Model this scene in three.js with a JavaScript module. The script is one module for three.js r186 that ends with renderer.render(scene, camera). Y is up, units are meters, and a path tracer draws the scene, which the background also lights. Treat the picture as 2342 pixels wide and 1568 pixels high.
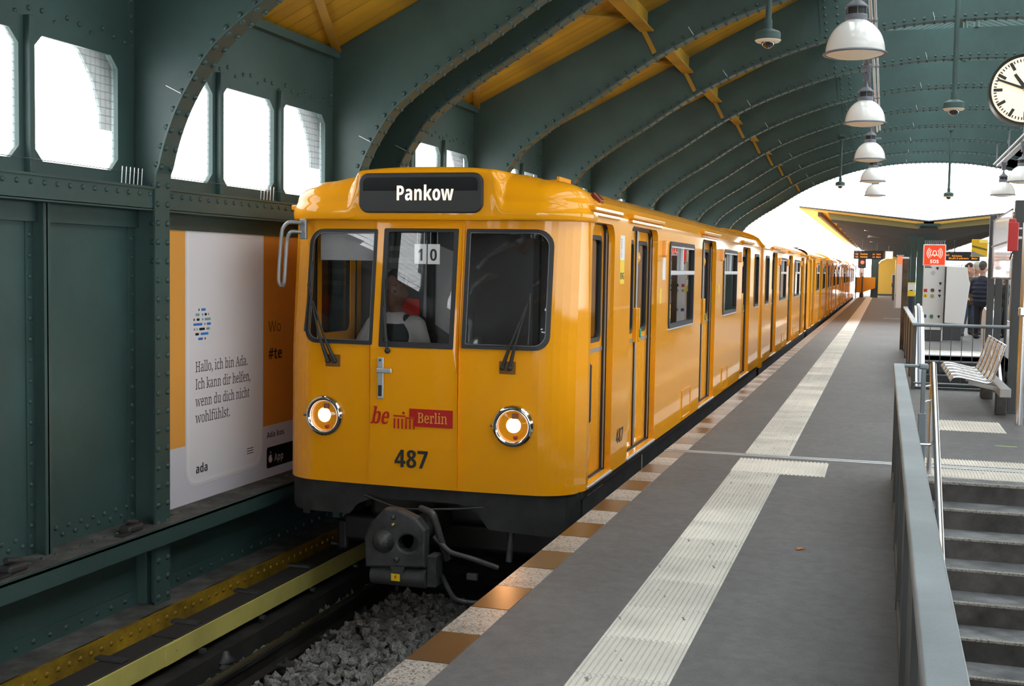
import * as THREE from 'three';
import { mergeGeometries } from 'three/addons/utils/BufferGeometryUtils.js';
import { RoundedBoxGeometry } from 'three/addons/geometries/RoundedBoxGeometry.js';
import { TextGeometry } from 'three/addons/geometries/TextGeometry.js';
import { FontLoader } from 'three/addons/loaders/FontLoader.js';
import { MarchingCubes } from 'three/addons/objects/MarchingCubes.js';
import { Brush, Evaluator, SUBTRACTION } from 'three-bvh-csg';

// ---------- camera, sky, exposure ----------
const scene = new THREE.Scene();
const camera = new THREE.PerspectiveCamera(31.768, 2342 / 1568, 0.05, 400);
camera.position.set(0, 1.6, 0);
camera.rotation.order = 'YXZ';
camera.rotation.set(-0.0629846, 0.298984, 0.0163580);
const renderer = new THREE.WebGLRenderer({ antialias: true });
renderer.toneMapping = THREE.LinearToneMapping;
renderer.toneMappingExposure = 2.3;
renderer.shadowMap.enabled = true;
scene.background = new THREE.Color(0.97, 0.985, 1.0);   // an even overcast sky
scene.backgroundIntensity = 3.0;

// ---------- helpers ----------
let seed = 7;
const rnd = () => { seed = (seed * 1664525 + 1013904223) >>> 0; return seed / 4294967296; };
const rr_ = (a, b) => a + (b - a) * rnd();
const V = (x, y, z) => new THREE.Vector3(x, y, z);
const V2 = (x, y) => new THREE.Vector2(x, y);
const loader = new FontLoader();
const F_SANS = await loader.loadAsync('fonts/droid/droid_sans_regular.typeface.json');
const F_BOLD = await loader.loadAsync('fonts/droid/droid_sans_bold.typeface.json');
const F_SERIF = await loader.loadAsync('fonts/droid/droid_serif_regular.typeface.json');
const F_SERIFB = await loader.loadAsync('fonts/droid/droid_serif_bold.typeface.json');

const names = {};
function numbered(n) { names[n] = (names[n] ?? -1) + 1; return names[n] ? n + '_' + String(names[n]).padStart(3, '0') : n; }
function flat(g) {
  const q = g.index ? g.toNonIndexed() : g;
  for (const k of Object.keys(q.attributes)) if (!['position', 'normal', 'uv'].includes(k)) q.deleteAttribute(k);
  if (!q.attributes.normal) q.computeVertexNormals();
  q.morphAttributes = {}; q.groups = [];
  return q;
}
function boxUV(g) {           // uv in metres, from the plane each triangle faces most
  const p = g.attributes.position, n = p.count, uv = new Float32Array(n * 2), a = V(), b = V(), c = V();
  for (let i = 0; i < n; i += 3) {
    a.fromBufferAttribute(p, i); b.fromBufferAttribute(p, i + 1); c.fromBufferAttribute(p, i + 2);
    const m = b.clone().sub(a).cross(c.clone().sub(a)), x = Math.abs(m.x), y = Math.abs(m.y), z = Math.abs(m.z);
    [a, b, c].forEach((v, k) => {
      uv[(i + k) * 2] = y >= x && y >= z ? v.x : x >= z ? v.z : v.x;
      uv[(i + k) * 2 + 1] = y >= x && y >= z ? v.z : v.y;
    });
  }
  g.setAttribute('uv', new THREE.BufferAttribute(uv, 2));
  return g;
}
function join(list, keepUV) {
  const l = (Array.isArray(list) ? list : [list]).map((g) => { const q = flat(g); if (!q.attributes.uv) boxUV(q); return q; });
  const g = l.length > 1 ? mergeGeometries(l) : l[0];
  return keepUV ? g : boxUV(g);
}
function part(name, list, m, parent = scene, o = {}) {
  const g = Array.isArray(list) || !list.userData.joined ? join(list, o.keepUV) : list;
  const me = new THREE.Mesh(g, m);
  me.name = parent === scene ? numbered(name) : name;
  me.castShadow = me.receiveShadow = true;
  if (o.label) me.userData.label = o.label;
  if (o.kind) me.userData.kind = o.kind;
  parent.add(me);
  return me;
}
const ready = (list, keepUV) => { const g = join(list, keepUV); g.userData.joined = true; return g; };
function tag(o, label, category, group) { o.userData = { ...o.userData, label, category }; if (group) o.userData.group = group; return o; }
function thing(name, label, category, pos = [0, 0, 0], turn = 0, group) {
  const o = new THREE.Group(); o.name = numbered(name); o.position.set(...pos); o.rotation.y = turn; scene.add(o);
  return tag(o, label, category, group);
}
function struct(name, parent = scene) { const o = new THREE.Group(); o.name = parent === scene ? numbered(name) : name; o.userData.kind = 'structure'; parent.add(o); return o; }
function copy(root, base, label, pos, turn, group) {
  const r = root.clone(); r.name = numbered(base); scene.add(r);
  if (pos) r.position.set(...pos);
  if (turn !== undefined) r.rotation.y = turn;
  r.userData = { ...root.userData, label }; if (group) r.userData.group = group;
  return r;
}
const T = (g, x = 0, y = 0, z = 0) => g.translate(x, y, z);
const box = (x0, x1, y0, y1, z0, z1) => T(new THREE.BoxGeometry(Math.abs(x1 - x0), Math.abs(y1 - y0), Math.abs(z1 - z0)), (x0 + x1) / 2, (y0 + y1) / 2, (z0 + z1) / 2);
function rbox(x0, x1, y0, y1, z0, z1, r = 0.01, seg = 2) {
  const w = Math.abs(x1 - x0), h = Math.abs(y1 - y0), d = Math.abs(z1 - z0);
  return T(new RoundedBoxGeometry(w, h, d, seg, Math.min(r, w / 2.05, h / 2.05, d / 2.05)), (x0 + x1) / 2, (y0 + y1) / 2, (z0 + z1) / 2);
}
function rod(a, b, r, seg = 8, r2 = r) {
  const d = b.clone().sub(a), g = new THREE.CylinderGeometry(r2, r, d.length(), seg);
  g.applyQuaternion(new THREE.Quaternion().setFromUnitVectors(V(0, 1, 0), d.clone().normalize()));
  const m = a.clone().add(b).multiplyScalar(0.5); return T(g, m.x, m.y, m.z);
}
function bar(a, b, w, h) {      // rectangular bar from a to b
  const d = b.clone().sub(a), g = new THREE.BoxGeometry(w, h, d.length());
  const m = new THREE.Matrix4().lookAt(b, a, V(0, 1, 0)); g.applyMatrix4(m);
  const c = a.clone().add(b).multiplyScalar(0.5); return T(g, c.x, c.y, c.z);
}
function pipe(pts, r, seg = 8, n = 40, tension = 0.3) { return new THREE.TubeGeometry(new THREE.CatmullRomCurve3(pts, false, 'catmullrom', tension), n, r, seg); }
const lathe = (pts, seg = 32) => new THREE.LatheGeometry(pts.map((p) => V2(p[0], p[1])), seg);
const shape = (pts, holes = []) => { const s = new THREE.Shape(pts.map((p) => V2(p[0], p[1]))); s.holes = holes.map((h) => new THREE.Path(h.map((p) => V2(p[0], p[1])))); return s; };
const ext = (pts, holes, depth, o = {}) => new THREE.ExtrudeGeometry(shape(pts, holes), { depth, bevelEnabled: false, curveSegments: 8, ...o });
// a shape drawn in (z, y), extruded along x from x0 to x1
function extX(pts, holes, x0, x1) { const g = ext(pts.map((p) => [-p[0], p[1]]), holes.map((h) => h.map((p) => [-p[0], p[1]])), x1 - x0); g.rotateY(Math.PI / 2); return T(g, x0, 0, 0); }
function rect(x0, y0, x1, y1, r = 0, n = 6) {     // outline of a rounded rectangle; r may be one radius or [bl, br, tr, tl]
  const R = Array.isArray(r) ? r : [r, r, r, r], out = [];
  const arc = (cx, cy, a, q) => { if (q < 1e-4) out.push([cx, cy]); else for (let i = 0; i <= n; i++) { const t = a + (Math.PI / 2) * (i / n); out.push([cx + q * Math.cos(t), cy + q * Math.sin(t)]); } };
  arc(x0 + R[0], y0 + R[0], Math.PI, R[0]); arc(x1 - R[1], y0 + R[1], 1.5 * Math.PI, R[1]); arc(x1 - R[2], y1 - R[2], 0, R[2]); arc(x0 + R[3], y1 - R[3], Math.PI / 2, R[3]);
  return out;
}
const oct = (x0, y0, x1, y1, c) => [[x0 + c, y0], [x1 - c, y0], [x1, y0 + c], [x1, y1 - c], [x1 - c, y1], [x0 + c, y1], [x0, y1 - c], [x0, y0 + c]];
function text(str, font, w, h, depth = 0.003) {    // lettering scaled to a box w x h, its lower left corner at the origin
  const g = new TextGeometry(str, { font, size: 1, depth: 1, curveSegments: 5, bevelEnabled: false });
  g.computeBoundingBox(); const b = g.boundingBox;
  T(g, -b.min.x, -b.min.y, 0); g.scale(w / (b.max.x - b.min.x), h / (b.max.y - b.min.y), depth); return g;
}
const rivetGeo = new THREE.SphereGeometry(1, 7, 4, 0, Math.PI * 2, 0, Math.PI / 2);
function rivets(list, m, parent, r = 0.014) {     // list of [x, y, z, nx, ny, nz]
  const q = new THREE.InstancedMesh(rivetGeo, m, list.length), M = new THREE.Matrix4(), Q = new THREE.Quaternion();
  list.forEach((p, i) => { Q.setFromUnitVectors(V(0, 1, 0), V(p[3], p[4], p[5]).normalize()); M.compose(V(p[0], p[1], p[2]), Q, V(r, r * 0.8, r)); q.setMatrixAt(i, M); });
  q.name = 'rivets'; q.userData.kind = 'stuff'; q.castShadow = q.receiveShadow = true; parent.add(q);
}

// ---------- textures ----------
function hash(x, y, s) { let h = Math.imul(x, 374761393) ^ Math.imul(y, 668265263) ^ Math.imul(s, 974711); h = Math.imul(h ^ (h >>> 13), 1274126177); return ((h ^ (h >>> 16)) >>> 0) / 4294967296; }
function vnoise(u, v, n, s) { const x = u * n, y = v * n, i = Math.floor(x), j = Math.floor(y), f = x - i, g = y - j, a = f * f * (3 - 2 * f), b = g * g * (3 - 2 * g), w = (k) => ((k % n) + n) % n;
  return (hash(w(i), w(j), s) * (1 - a) + hash(w(i + 1), w(j), s) * a) * (1 - b) + (hash(w(i), w(j + 1), s) * (1 - a) + hash(w(i + 1), w(j + 1), s) * a) * b; }
function fbm(u, v, n, o, s) { let t = 0, a = 0.5, q = 0; for (let k = 0; k < o; k++) { t += a * vnoise(u, v, n << k, s + k); q += a; a *= 0.55; } return t / q; }
function tex(N, metres, fn, srgb = true) {
  const d = new Uint8Array(N * N * 4);
  for (let j = 0; j < N; j++) for (let i = 0; i < N; i++) { const c = fn(i / N, j / N, i, j); for (let k = 0; k < 3; k++) d[(j * N + i) * 4 + k] = Math.max(0, Math.min(255, 255 * (c.length ? c[k] : c))); d[(j * N + i) * 4 + 3] = 255; }
  const t = new THREE.DataTexture(d, N, N); t.wrapS = t.wrapT = THREE.RepeatWrapping; t.magFilter = THREE.LinearFilter; t.minFilter = THREE.LinearMipmapLinearFilter;
  if (srgb) t.colorSpace = THREE.SRGBColorSpace; t.repeat.set(1 / metres, 1 / metres); t.needsUpdate = true; return t;
}
const tAsphalt = tex(1024, 3.1, (u, v, i, j) => { const k = 0.78 + 0.2 * (fbm(u, v, 4, 4, 1) - 0.5) + 0.16 * (fbm(u, v, 64, 3, 5) - 0.5) + 0.12 * (hash(i, j, 3) - 0.5) + (hash(i >> 1, j >> 1, 9) > 0.996 ? 0.12 : 0); return k; });
const tAsphaltB = tex(512, 0.5, (u, v, i, j) => 0.5 + 0.6 * (fbm(u, v, 48, 3, 2) - 0.5), false);
const tSpeck = tex(512, 0.62, (u, v, i, j) => { const f = fbm(u, v, 60, 2, 11), g = fbm(u, v, 90, 2, 13), q = fbm(u, v, 5, 3, 17); let c = [0.9, 0.89, 0.875]; if (f > 0.66) c = [0.62, 0.6, 0.58]; if (g > 0.69) c = [0.5, 0.47, 0.45]; if (g < 0.24) c = [0.86, 0.74, 0.62]; const k = 0.88 + 0.24 * (q - 0.5) + 0.06 * (hash(i, j, 4) - 0.5); return c.map((x) => x * k); });
const tSmooth = tex(512, 1.7, (u, v, i, j) => 0.88 + 0.34 * (fbm(u, v, 4, 5, 21) - 0.5) + 0.05 * (hash(i, j, 8) - 0.5));
const tPaint = tex(512, 2.3, (u, v, i, j) => { const k = 0.86 + 0.26 * (fbm(u, v, 3, 5, 31) - 0.5) + 0.05 * (hash(i, j, 2) - 0.5); const r = 1 + 0.05 * (fbm(u, v, 40, 2, 37) - 0.5); return [k * r * 1.02, k * r, k * r]; });
const tDirt = tex(512, 1.1, (u, v, i, j) => 0.72 + 0.6 * (fbm(u, v, 8, 5, 41) - 0.5) + 0.12 * (hash(i, j, 18) - 0.5));
const spots = Array.from({ length: 46 }, (_, k) => [hash(k, 1, 90), hash(k, 2, 90), 0.0025 + 0.006 * hash(k, 3, 90) ** 2, 0.5 + 0.6 * hash(k, 4, 90), 0.25 + 0.35 * hash(k, 5, 90)]);
const tStain = tex(1024, 2.04, (u, v, i, j) => {
  let k = 0.9 + 0.22 * (fbm(u, v, 6, 5, 51) - 0.5) + 0.08 * (hash(i, j, 57) - 0.5); const w = 0.004 * (fbm(u, v, 128, 2, 59) - 0.5);
  for (const [a, b, r, e, d] of spots) { const x = Math.abs(u - a), y = Math.abs(v - b); if (x < 0.012 && y < 0.012) { const q = Math.hypot(x, y * e) + w; if (q < r) k *= 1 - d * Math.min(1, (r - q) / 0.0012); } }
  return [k, k * 0.985, k * 0.96]; });
const tWood = tex(512, 1.3, (u, v, i, j) => { const k = 0.84 + 0.22 * (vnoise(u, v, 4, 61) - 0.5) + 0.18 * (fbm(u, v, 3, 4, 65) - 0.5); return k; });
const tGrid = tex(256, 0.05, (u, v) => { const a = Math.abs(u - 0.5) < 0.06 || Math.abs(v - 0.5) < 0.06; return a ? 0.9 : 1; });

const mat = (c, o = {}) => new THREE.MeshStandardMaterial({ color: Array.isArray(c) ? new THREE.Color().setRGB(...c) : new THREE.Color(c), roughness: 0.6, side: THREE.DoubleSide, ...o });
const phys = (c, o = {}) => new THREE.MeshPhysicalMaterial({ color: Array.isArray(c) ? new THREE.Color().setRGB(...c) : new THREE.Color(c), roughness: 0.4, side: THREE.DoubleSide, ...o });
const m = {
  asphalt: mat([0.2, 0.2, 0.205], { map: tAsphalt, bumpMap: tAsphaltB, bumpScale: 0.0015, roughness: 0.62 }),
  concrete: mat([0.2, 0.195, 0.19], { map: tDirt, roughness: 0.85 }),
  tileWhite: mat([0.72, 0.7, 0.68], { map: tSpeck, roughness: 0.38 }),
  tileBrown: [[0.135, 0.07, 0.032], [0.12, 0.075, 0.045], [0.1, 0.08, 0.065]].map((c) => mat(c, { map: tSmooth, roughness: 0.3 })),
  tactile: mat([0.82, 0.81, 0.78], { map: tStain, roughness: 0.7 }),
  tactileDark: mat([0.17, 0.17, 0.17], { map: tDirt, roughness: 0.75 }),
  paint: mat([0.05, 0.108, 0.1], { map: tPaint, roughness: 0.5 }),
  lower: mat([0.05, 0.108, 0.1], { map: tPaint, roughness: 0.5 }),
  web: mat([0.05, 0.108, 0.1], { map: tPaint, roughness: 0.5 }),
  wall: mat([0.05, 0.108, 0.1], { map: tPaint, roughness: 0.5 }),
  dust: mat([0.2, 0.195, 0.185], { map: tDirt, roughness: 0.9 }),
  yellowRoof: mat([0.5, 0.285, 0.014], { map: tWood, roughness: 0.55 }),
  yellowBand: mat([0.5, 0.3, 0.015], { map: tDirt, roughness: 0.65 }),
  cover: mat([0.66, 0.58, 0.16], { map: tSmooth, roughness: 0.55 }),
  train: phys([0.9, 0.365, 0.004], { roughness: 0.5, specularIntensity: 0.15, clearcoat: 0.75, clearcoatRoughness: 0.05 }),
  black: mat([0.012, 0.012, 0.013], { roughness: 0.5 }),
  rubber: mat([0.02, 0.02, 0.021], { roughness: 0.55 }),
  skirt: mat([0.04, 0.04, 0.042], { map: tDirt, roughness: 0.7 }),
  greyMetal: mat([0.33, 0.34, 0.35], { roughness: 0.4, metalness: 0.6 }),
  steel: mat([0.62, 0.63, 0.64], { roughness: 0.28, metalness: 1 }),
  chrome: mat([0.75, 0.76, 0.77], { roughness: 0.08, metalness: 1 }),
  alu: mat([0.62, 0.63, 0.64], { roughness: 0.42, metalness: 0.8 }),
  castIron: mat([0.13, 0.13, 0.135], { map: tDirt, roughness: 0.55, metalness: 0.4 }),
  railGrey: mat([0.27, 0.31, 0.33], { map: tSmooth, roughness: 0.4, metalness: 0.35 }),
  panelGrey: mat([0.1, 0.105, 0.105], { map: tSmooth, roughness: 0.45 }),
  darkPost: mat([0.06, 0.064, 0.066], { roughness: 0.5 }),
  glass: phys([1, 1, 1], { transmission: 1, thickness: 0, roughness: 0.0, ior: 1.5 }),
  tinted: phys([0.45, 0.47, 0.48], { transmission: 1, thickness: 0, roughness: 0.0, ior: 1.5 }),
  frosted: phys([0.97, 0.98, 0.98], { transmission: 1, thickness: 0, roughness: 0.22, map: tGrid }),
  skyGlass: phys([0.9, 0.93, 0.93], { transmission: 1, thickness: 0, roughness: 0.1 }),
  opal: phys([0.84, 0.83, 0.8], { roughness: 0.25, clearcoat: 1, clearcoatRoughness: 0.05 }),
  cream: mat([0.85, 0.76, 0.6], { roughness: 0.6 }),
  lampGrey: mat([0.16, 0.17, 0.2], { roughness: 0.5 }),
  white: mat([0.78, 0.78, 0.78], { roughness: 0.5 }),
  red: mat([0.55, 0.02, 0.02], { roughness: 0.4 }),
  ink: mat([0.02, 0.02, 0.02], { roughness: 0.6 }),
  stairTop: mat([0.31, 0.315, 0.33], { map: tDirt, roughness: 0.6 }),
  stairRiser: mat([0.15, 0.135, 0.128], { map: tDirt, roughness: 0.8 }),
  nosing: mat([0.5, 0.49, 0.46], { map: tSpeck, roughness: 0.6 }),
  orange: mat([0.75, 0.3, 0.01], { roughness: 0.5 }),
  yellow: mat([0.85, 0.6, 0.01], { roughness: 0.5 }),
};

// ---------- the hall: arch ribs ----------
const HC = 1.2;                          // centre line of the hall
const RIBZ = [17.3, 14.2, 11.2, 8.15, 5.1, 2.1, -0.93, -3.95, -6.97, -9.97, -10.8, -13.83, -16.86, -19.87, -22.9, -25.9, -28.9, -31.95, -35.0, -38.15];
const halfIn = new THREE.CatmullRomCurve3([[-4.6, -1.15], [-4.6, 0.4], [-4.6, 1.95], [-4.56, 2.25], [-4.47, 2.52], [-4.35, 2.74], [-4.19, 2.96], [-4.0, 3.12], [-3.65, 3.36], [-3.3, 3.57], [-2.57, 4.03], [-1.85, 4.37], [-0.95, 4.67], [-0.1, 4.83], [0.52, 4.89], [1.2, 4.91]].map((p) => V(p[0], p[1], 0)), false, 'catmullrom', 0.5)
  .getPoints(72).map((p) => [p.x, p.y]).filter((p, i) => !(i > 0 && i < 22 && p[1] < 1.9 && p[1] > -1.1));
const inner = [...halfIn, ...halfIn.slice(0, -1).reverse().map(([x, y]) => [2 * HC - x, y])];
const roofY = (x) => { const q = Math.min(x, 2 * HC - x); return Math.min(5.36, 3.5 + 0.489 * (q + 4.8)); };
const EAVE = -4.8, LANT = -1.0;
const outer = [[2 * HC - EAVE, -1.15], [2 * HC - EAVE, 3.5], [2 * HC - LANT, 5.36], [LANT, 5.36], [EAVE, 3.5], [EAVE, -1.15]];
const SPL = -0.8;                         // the webs are spliced here
const cutIn = (a, b) => inner.filter((p) => p[0] > a + 0.02 && p[0] < b - 0.02), ySpl = inner.find((p) => p[0] > SPL)[1];
const webPlate = (pts) => ready([T(ext(pts, [], 0.022), 0, 0, -0.011)]);
const webLeft = webPlate([...cutIn(-9, SPL), [SPL, ySpl], [SPL - 0.12, 5.36], [LANT, 5.36], [EAVE, 3.5], [EAVE, -1.15]]);
const webMid = webPlate([[SPL, ySpl], ...cutIn(SPL, 2 * HC - SPL), [2 * HC - SPL, ySpl], [2 * HC - SPL + 0.12, 5.36], [SPL - 0.12, 5.36]]);
const webRight = ready([webLeft.clone().scale(-1, 1, 1).translate(2 * HC, 0, 0)]);
const offs = inner.map((p, i) => { const a = inner[Math.max(0, i - 1)], b = inner[Math.min(inner.length - 1, i + 1)], dx = b[0] - a[0], dy = b[1] - a[1], l = Math.hypot(dx, dy); return [dy / l, -dx / l]; });   // towards the hall's inside
const flangeGeo = ready([T(ext([...inner.map((p, i) => [p[0] + offs[i][0] * 0.014, p[1] + offs[i][1] * 0.014]), ...inner.map((p) => p).reverse()], [], 0.17), 0, 0, -0.085)]);
// angle irons between web and flange, and the outer edge angle
const angleGeo = ready([-1, 1].map((s) => T(ext([...inner.map((p, i) => [p[0] - offs[i][0] * 0.005, p[1] - offs[i][1] * 0.005]), ...inner.map((p, i) => [p[0] - offs[i][0] * 0.075, p[1] - offs[i][1] * 0.075]).reverse()], [], 0.012), 0, 0, s > 0 ? 0.011 : -0.023)));
function along(step, side) {             // points every step metres along the inner curve
  const out = []; let acc = 0;
  for (let i = 1; i < inner.length; i++) { const a = inner[i - 1], b = inner[i], l = Math.hypot(b[0] - a[0], b[1] - a[1]); let t = step - acc; while (t <= l) { const k = t / l; out.push([a[0] + (b[0] - a[0]) * k, a[1] + (b[1] - a[1]) * k, offs[i][0], offs[i][1]]); t += step; } acc = (acc + l) % step; }
  return out.filter((p) => side === undefined || p[0] < side);
}
const rivetLine = along(0.125, 5);
const ribRivets = [];
for (const p of rivetLine) for (const s of [-1, 1]) ribRivets.push([p[0] + p[2] * 0.014, p[1] + p[3] * 0.014, s * 0.055, p[2], p[3], 0]);
for (const p of rivetLine) if (p[1] > 1.5) ribRivets.push([p[0] - p[2] * 0.045, p[1] - p[3] * 0.045, 0.023, 0, 0, 1]);
for (const x of [-0.86, -0.7]) for (let y = 4.82; y < 5.3; y += 0.1) ribRivets.push([x + (y - 4.8) * -0.12, y, 0.02, 0, 0, 1]);
const spliceGeo = ready([T(ext([[-0.93, 4.72], [-0.63, 4.78], [-0.7, 5.34], [-0.99, 5.34]], [], 0.008), 0, 0, 0.011)]);
const stiffGeo = ready([bar(V(-2.74, 4.33, 0.03), V(-2.6, 4.06, 0.03), 0.05, 0.05)]);
const hooks = [];
for (const q of [30, 52, 74, 92]) { const p = rivetLine[q]; if (p) hooks.push(rod(V(p[0], p[1], 0.09), V(p[0] - p[2] * 0.1 - 0.02, p[1] - p[3] * 0.1, 0.1), 0.004, 5)); }
const hookGeo = ready(hooks);
let first = null;
RIBZ.forEach((z, i) => {
  let g;
  if (!first) {
    g = first = struct('arch_rib');
    part('side_web', webLeft, m.web, g); part('middle_web', webMid, m.paint, g); part('side_web', webRight, m.web, g); part('flange', flangeGeo, m.wall, g); part('edge_angle', angleGeo, m.web, g);
    part('splice_plate', spliceGeo, m.paint, g); part('stiffener', stiffGeo, m.yellowRoof, g, { label: 'yellow stiffener' });
    part('wire_hooks', hookGeo, m.alu, g, { kind: 'stuff' });
    rivets(ribRivets, m.wall, g, 0.021);
  } else { g = first.clone(); g.name = numbered('arch_rib'); scene.add(g); g.userData = { kind: 'structure' }; }
  g.position.z = z;
});

// ---------- the hall: roof boards, purlins, braces, lantern ----------
const planks = [1, 0.93, 0.86].map((k) => { const q = m.yellowRoof.clone(); q.color.multiplyScalar(k); return q; });
const plankGeo = {};
function plank(a, b, w) {                // a board in the slope from x = a to x = b, w wide along z
  const key = [a, b, w.toFixed(3)].join();
  if (!plankGeo[key]) { const dx = b - a, dy = roofY(b) - roofY(a), L = Math.hypot(dx, dy); const g = box(0, L, 0, 0.03, -w / 2 + 0.003, w / 2 - 0.003); g.rotateZ(Math.atan2(dy, dx)); plankGeo[key] = ready([T(g, a, roofY(a) + 0.006, 0)]); }
  return plankGeo[key];
}
for (const side of [-1, 1]) {
  const roof = struct('ceiling'); roof.name = side < 0 ? 'ceiling' : numbered('ceiling');
  if (side > 0) { roof.scale.x = -1; roof.position.x = 2 * HC; }
  for (let i = 0; i + 1 < RIBZ.length; i++) {
    const z0 = RIBZ[i], z1 = RIBZ[i + 1], n = Math.max(2, Math.round((z0 - z1) / 0.19)), w = (z0 - z1) / n;
    const single = side < 0 && i >= 8 && i <= 13, lot = [];
    for (const [a, b] of [[-4.8, -2.7], [-2.7, -1.0]]) for (let k = 0; k < n; k++) {
      const zc = z0 - (k + 0.5) * w;
      if (single) { const q = part('roof_board', plank(a, b, w), planks[(k * 7 + i) % 3], roof); q.position.set(0, (hash(k, i, 3) - 0.5) * 0.006, zc); }
      else lot.push(plank(a, b, w).clone().translate(0, (hash(k, i, 3) - 0.5) * 0.006, zc));
    }
    if (lot.length) part('roof_boards', lot, m.yellowRoof, roof, { kind: 'stuff' });
    part('roof_skin', [(() => { const dx = 3.85, dy = roofY(-1) - 3.5, L = Math.hypot(dx, dy) + 0.15; const g = box(-0.15, L, 0.04, 0.08, z1, z0); g.rotateZ(Math.atan2(dy, 3.8)); return T(g, -4.8, 3.5, 0); })()], m.dust, roof);
    if (i !== 9) {
      part('purlin', [rbox(-2.78, -2.62, 4.31, 4.33, z1 + 0.02, z0 - 0.02, 0.004), box(-2.706, -2.694, 4.33, 4.55, z1 + 0.02, z0 - 0.02)], m.yellowRoof, roof);
      for (const [x0, za, x1, zb] of [[-4.74, z1 + 0.03, -3.75, z0 - 0.05], [-2.78, z1 + 0.05, -3.7, z0 - 0.05]])
        part('brace', [bar(V(x0, roofY(x0) - 0.04, za), V(x1, roofY(x1) - 0.04, zb), 0.075, 0.012)], m.yellowRoof, roof);
    }
    part('eave_beam', [box(-4.8, -4.72, 3.43, 3.5, z1, z0)], m.wall, roof);
  }
}
{
  const slope = 0.42, ridge = 5.36 + slope * 2.2;
  const barGeo = ready([-1, 1].map((s) => bar(V(HC - s * 2.2, 5.37, 0), V(HC, ridge, 0), 0.04, 0.07)));
  const L = Math.hypot(2.2, 2.2 * slope);
  const paneGeo = {};
  for (let i = 0; i + 1 < RIBZ.length; i++) {
    const z0 = RIBZ[i], z1 = RIBZ[i + 1], g = struct('skylight'), n = i === 9 ? 3 : 12, w = (z0 - z1) / n, far = i < 11 || i > 14, bars = [], panes = [];
    for (let k = 0; k <= n; k++) { const z = z0 - k * w; if (far) bars.push(barGeo.clone().translate(0, 0, z)); else part('glazing_bar', barGeo, m.paint, g).position.z = z; }
    for (let k = 0; k < n; k++) for (const s of [-1, 1]) {
      const key = w.toFixed(3) + s;
      if (!paneGeo[key]) { const q = box(0, L, -0.003, 0.003, -w / 2 + 0.02, w / 2 - 0.02); q.rotateZ(Math.atan(slope)); if (s > 0) q.scale(-1, 1, 1); paneGeo[key] = ready([T(q, HC + s * 2.2, 5.39, 0)]); }
      if (far) panes.push(paneGeo[key].clone().translate(0, 0, z0 - (k + 0.5) * w)); else part('pane', paneGeo[key], m.skyGlass, g).position.z = z0 - (k + 0.5) * w;
    }
    if (far) { part('glazing_bars', bars, m.paint, g, { kind: 'stuff' }); part('panes', panes, m.skyGlass, g, { kind: 'stuff' }); }
    part('ridge_beam', [rbox(HC - 0.08, HC + 0.08, ridge - 0.09, ridge + 0.05, z1, z0, 0.01), ...[-1, 1].map((s) => box(HC - s * 2.2 - 0.06, HC - s * 2.2 + 0.06, 5.26, 5.36, z1, z0)), rod(V(HC, 5.36, z1), V(HC, ridge, z1), 0.04, 8)], m.paint, g);
  }
}

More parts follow.
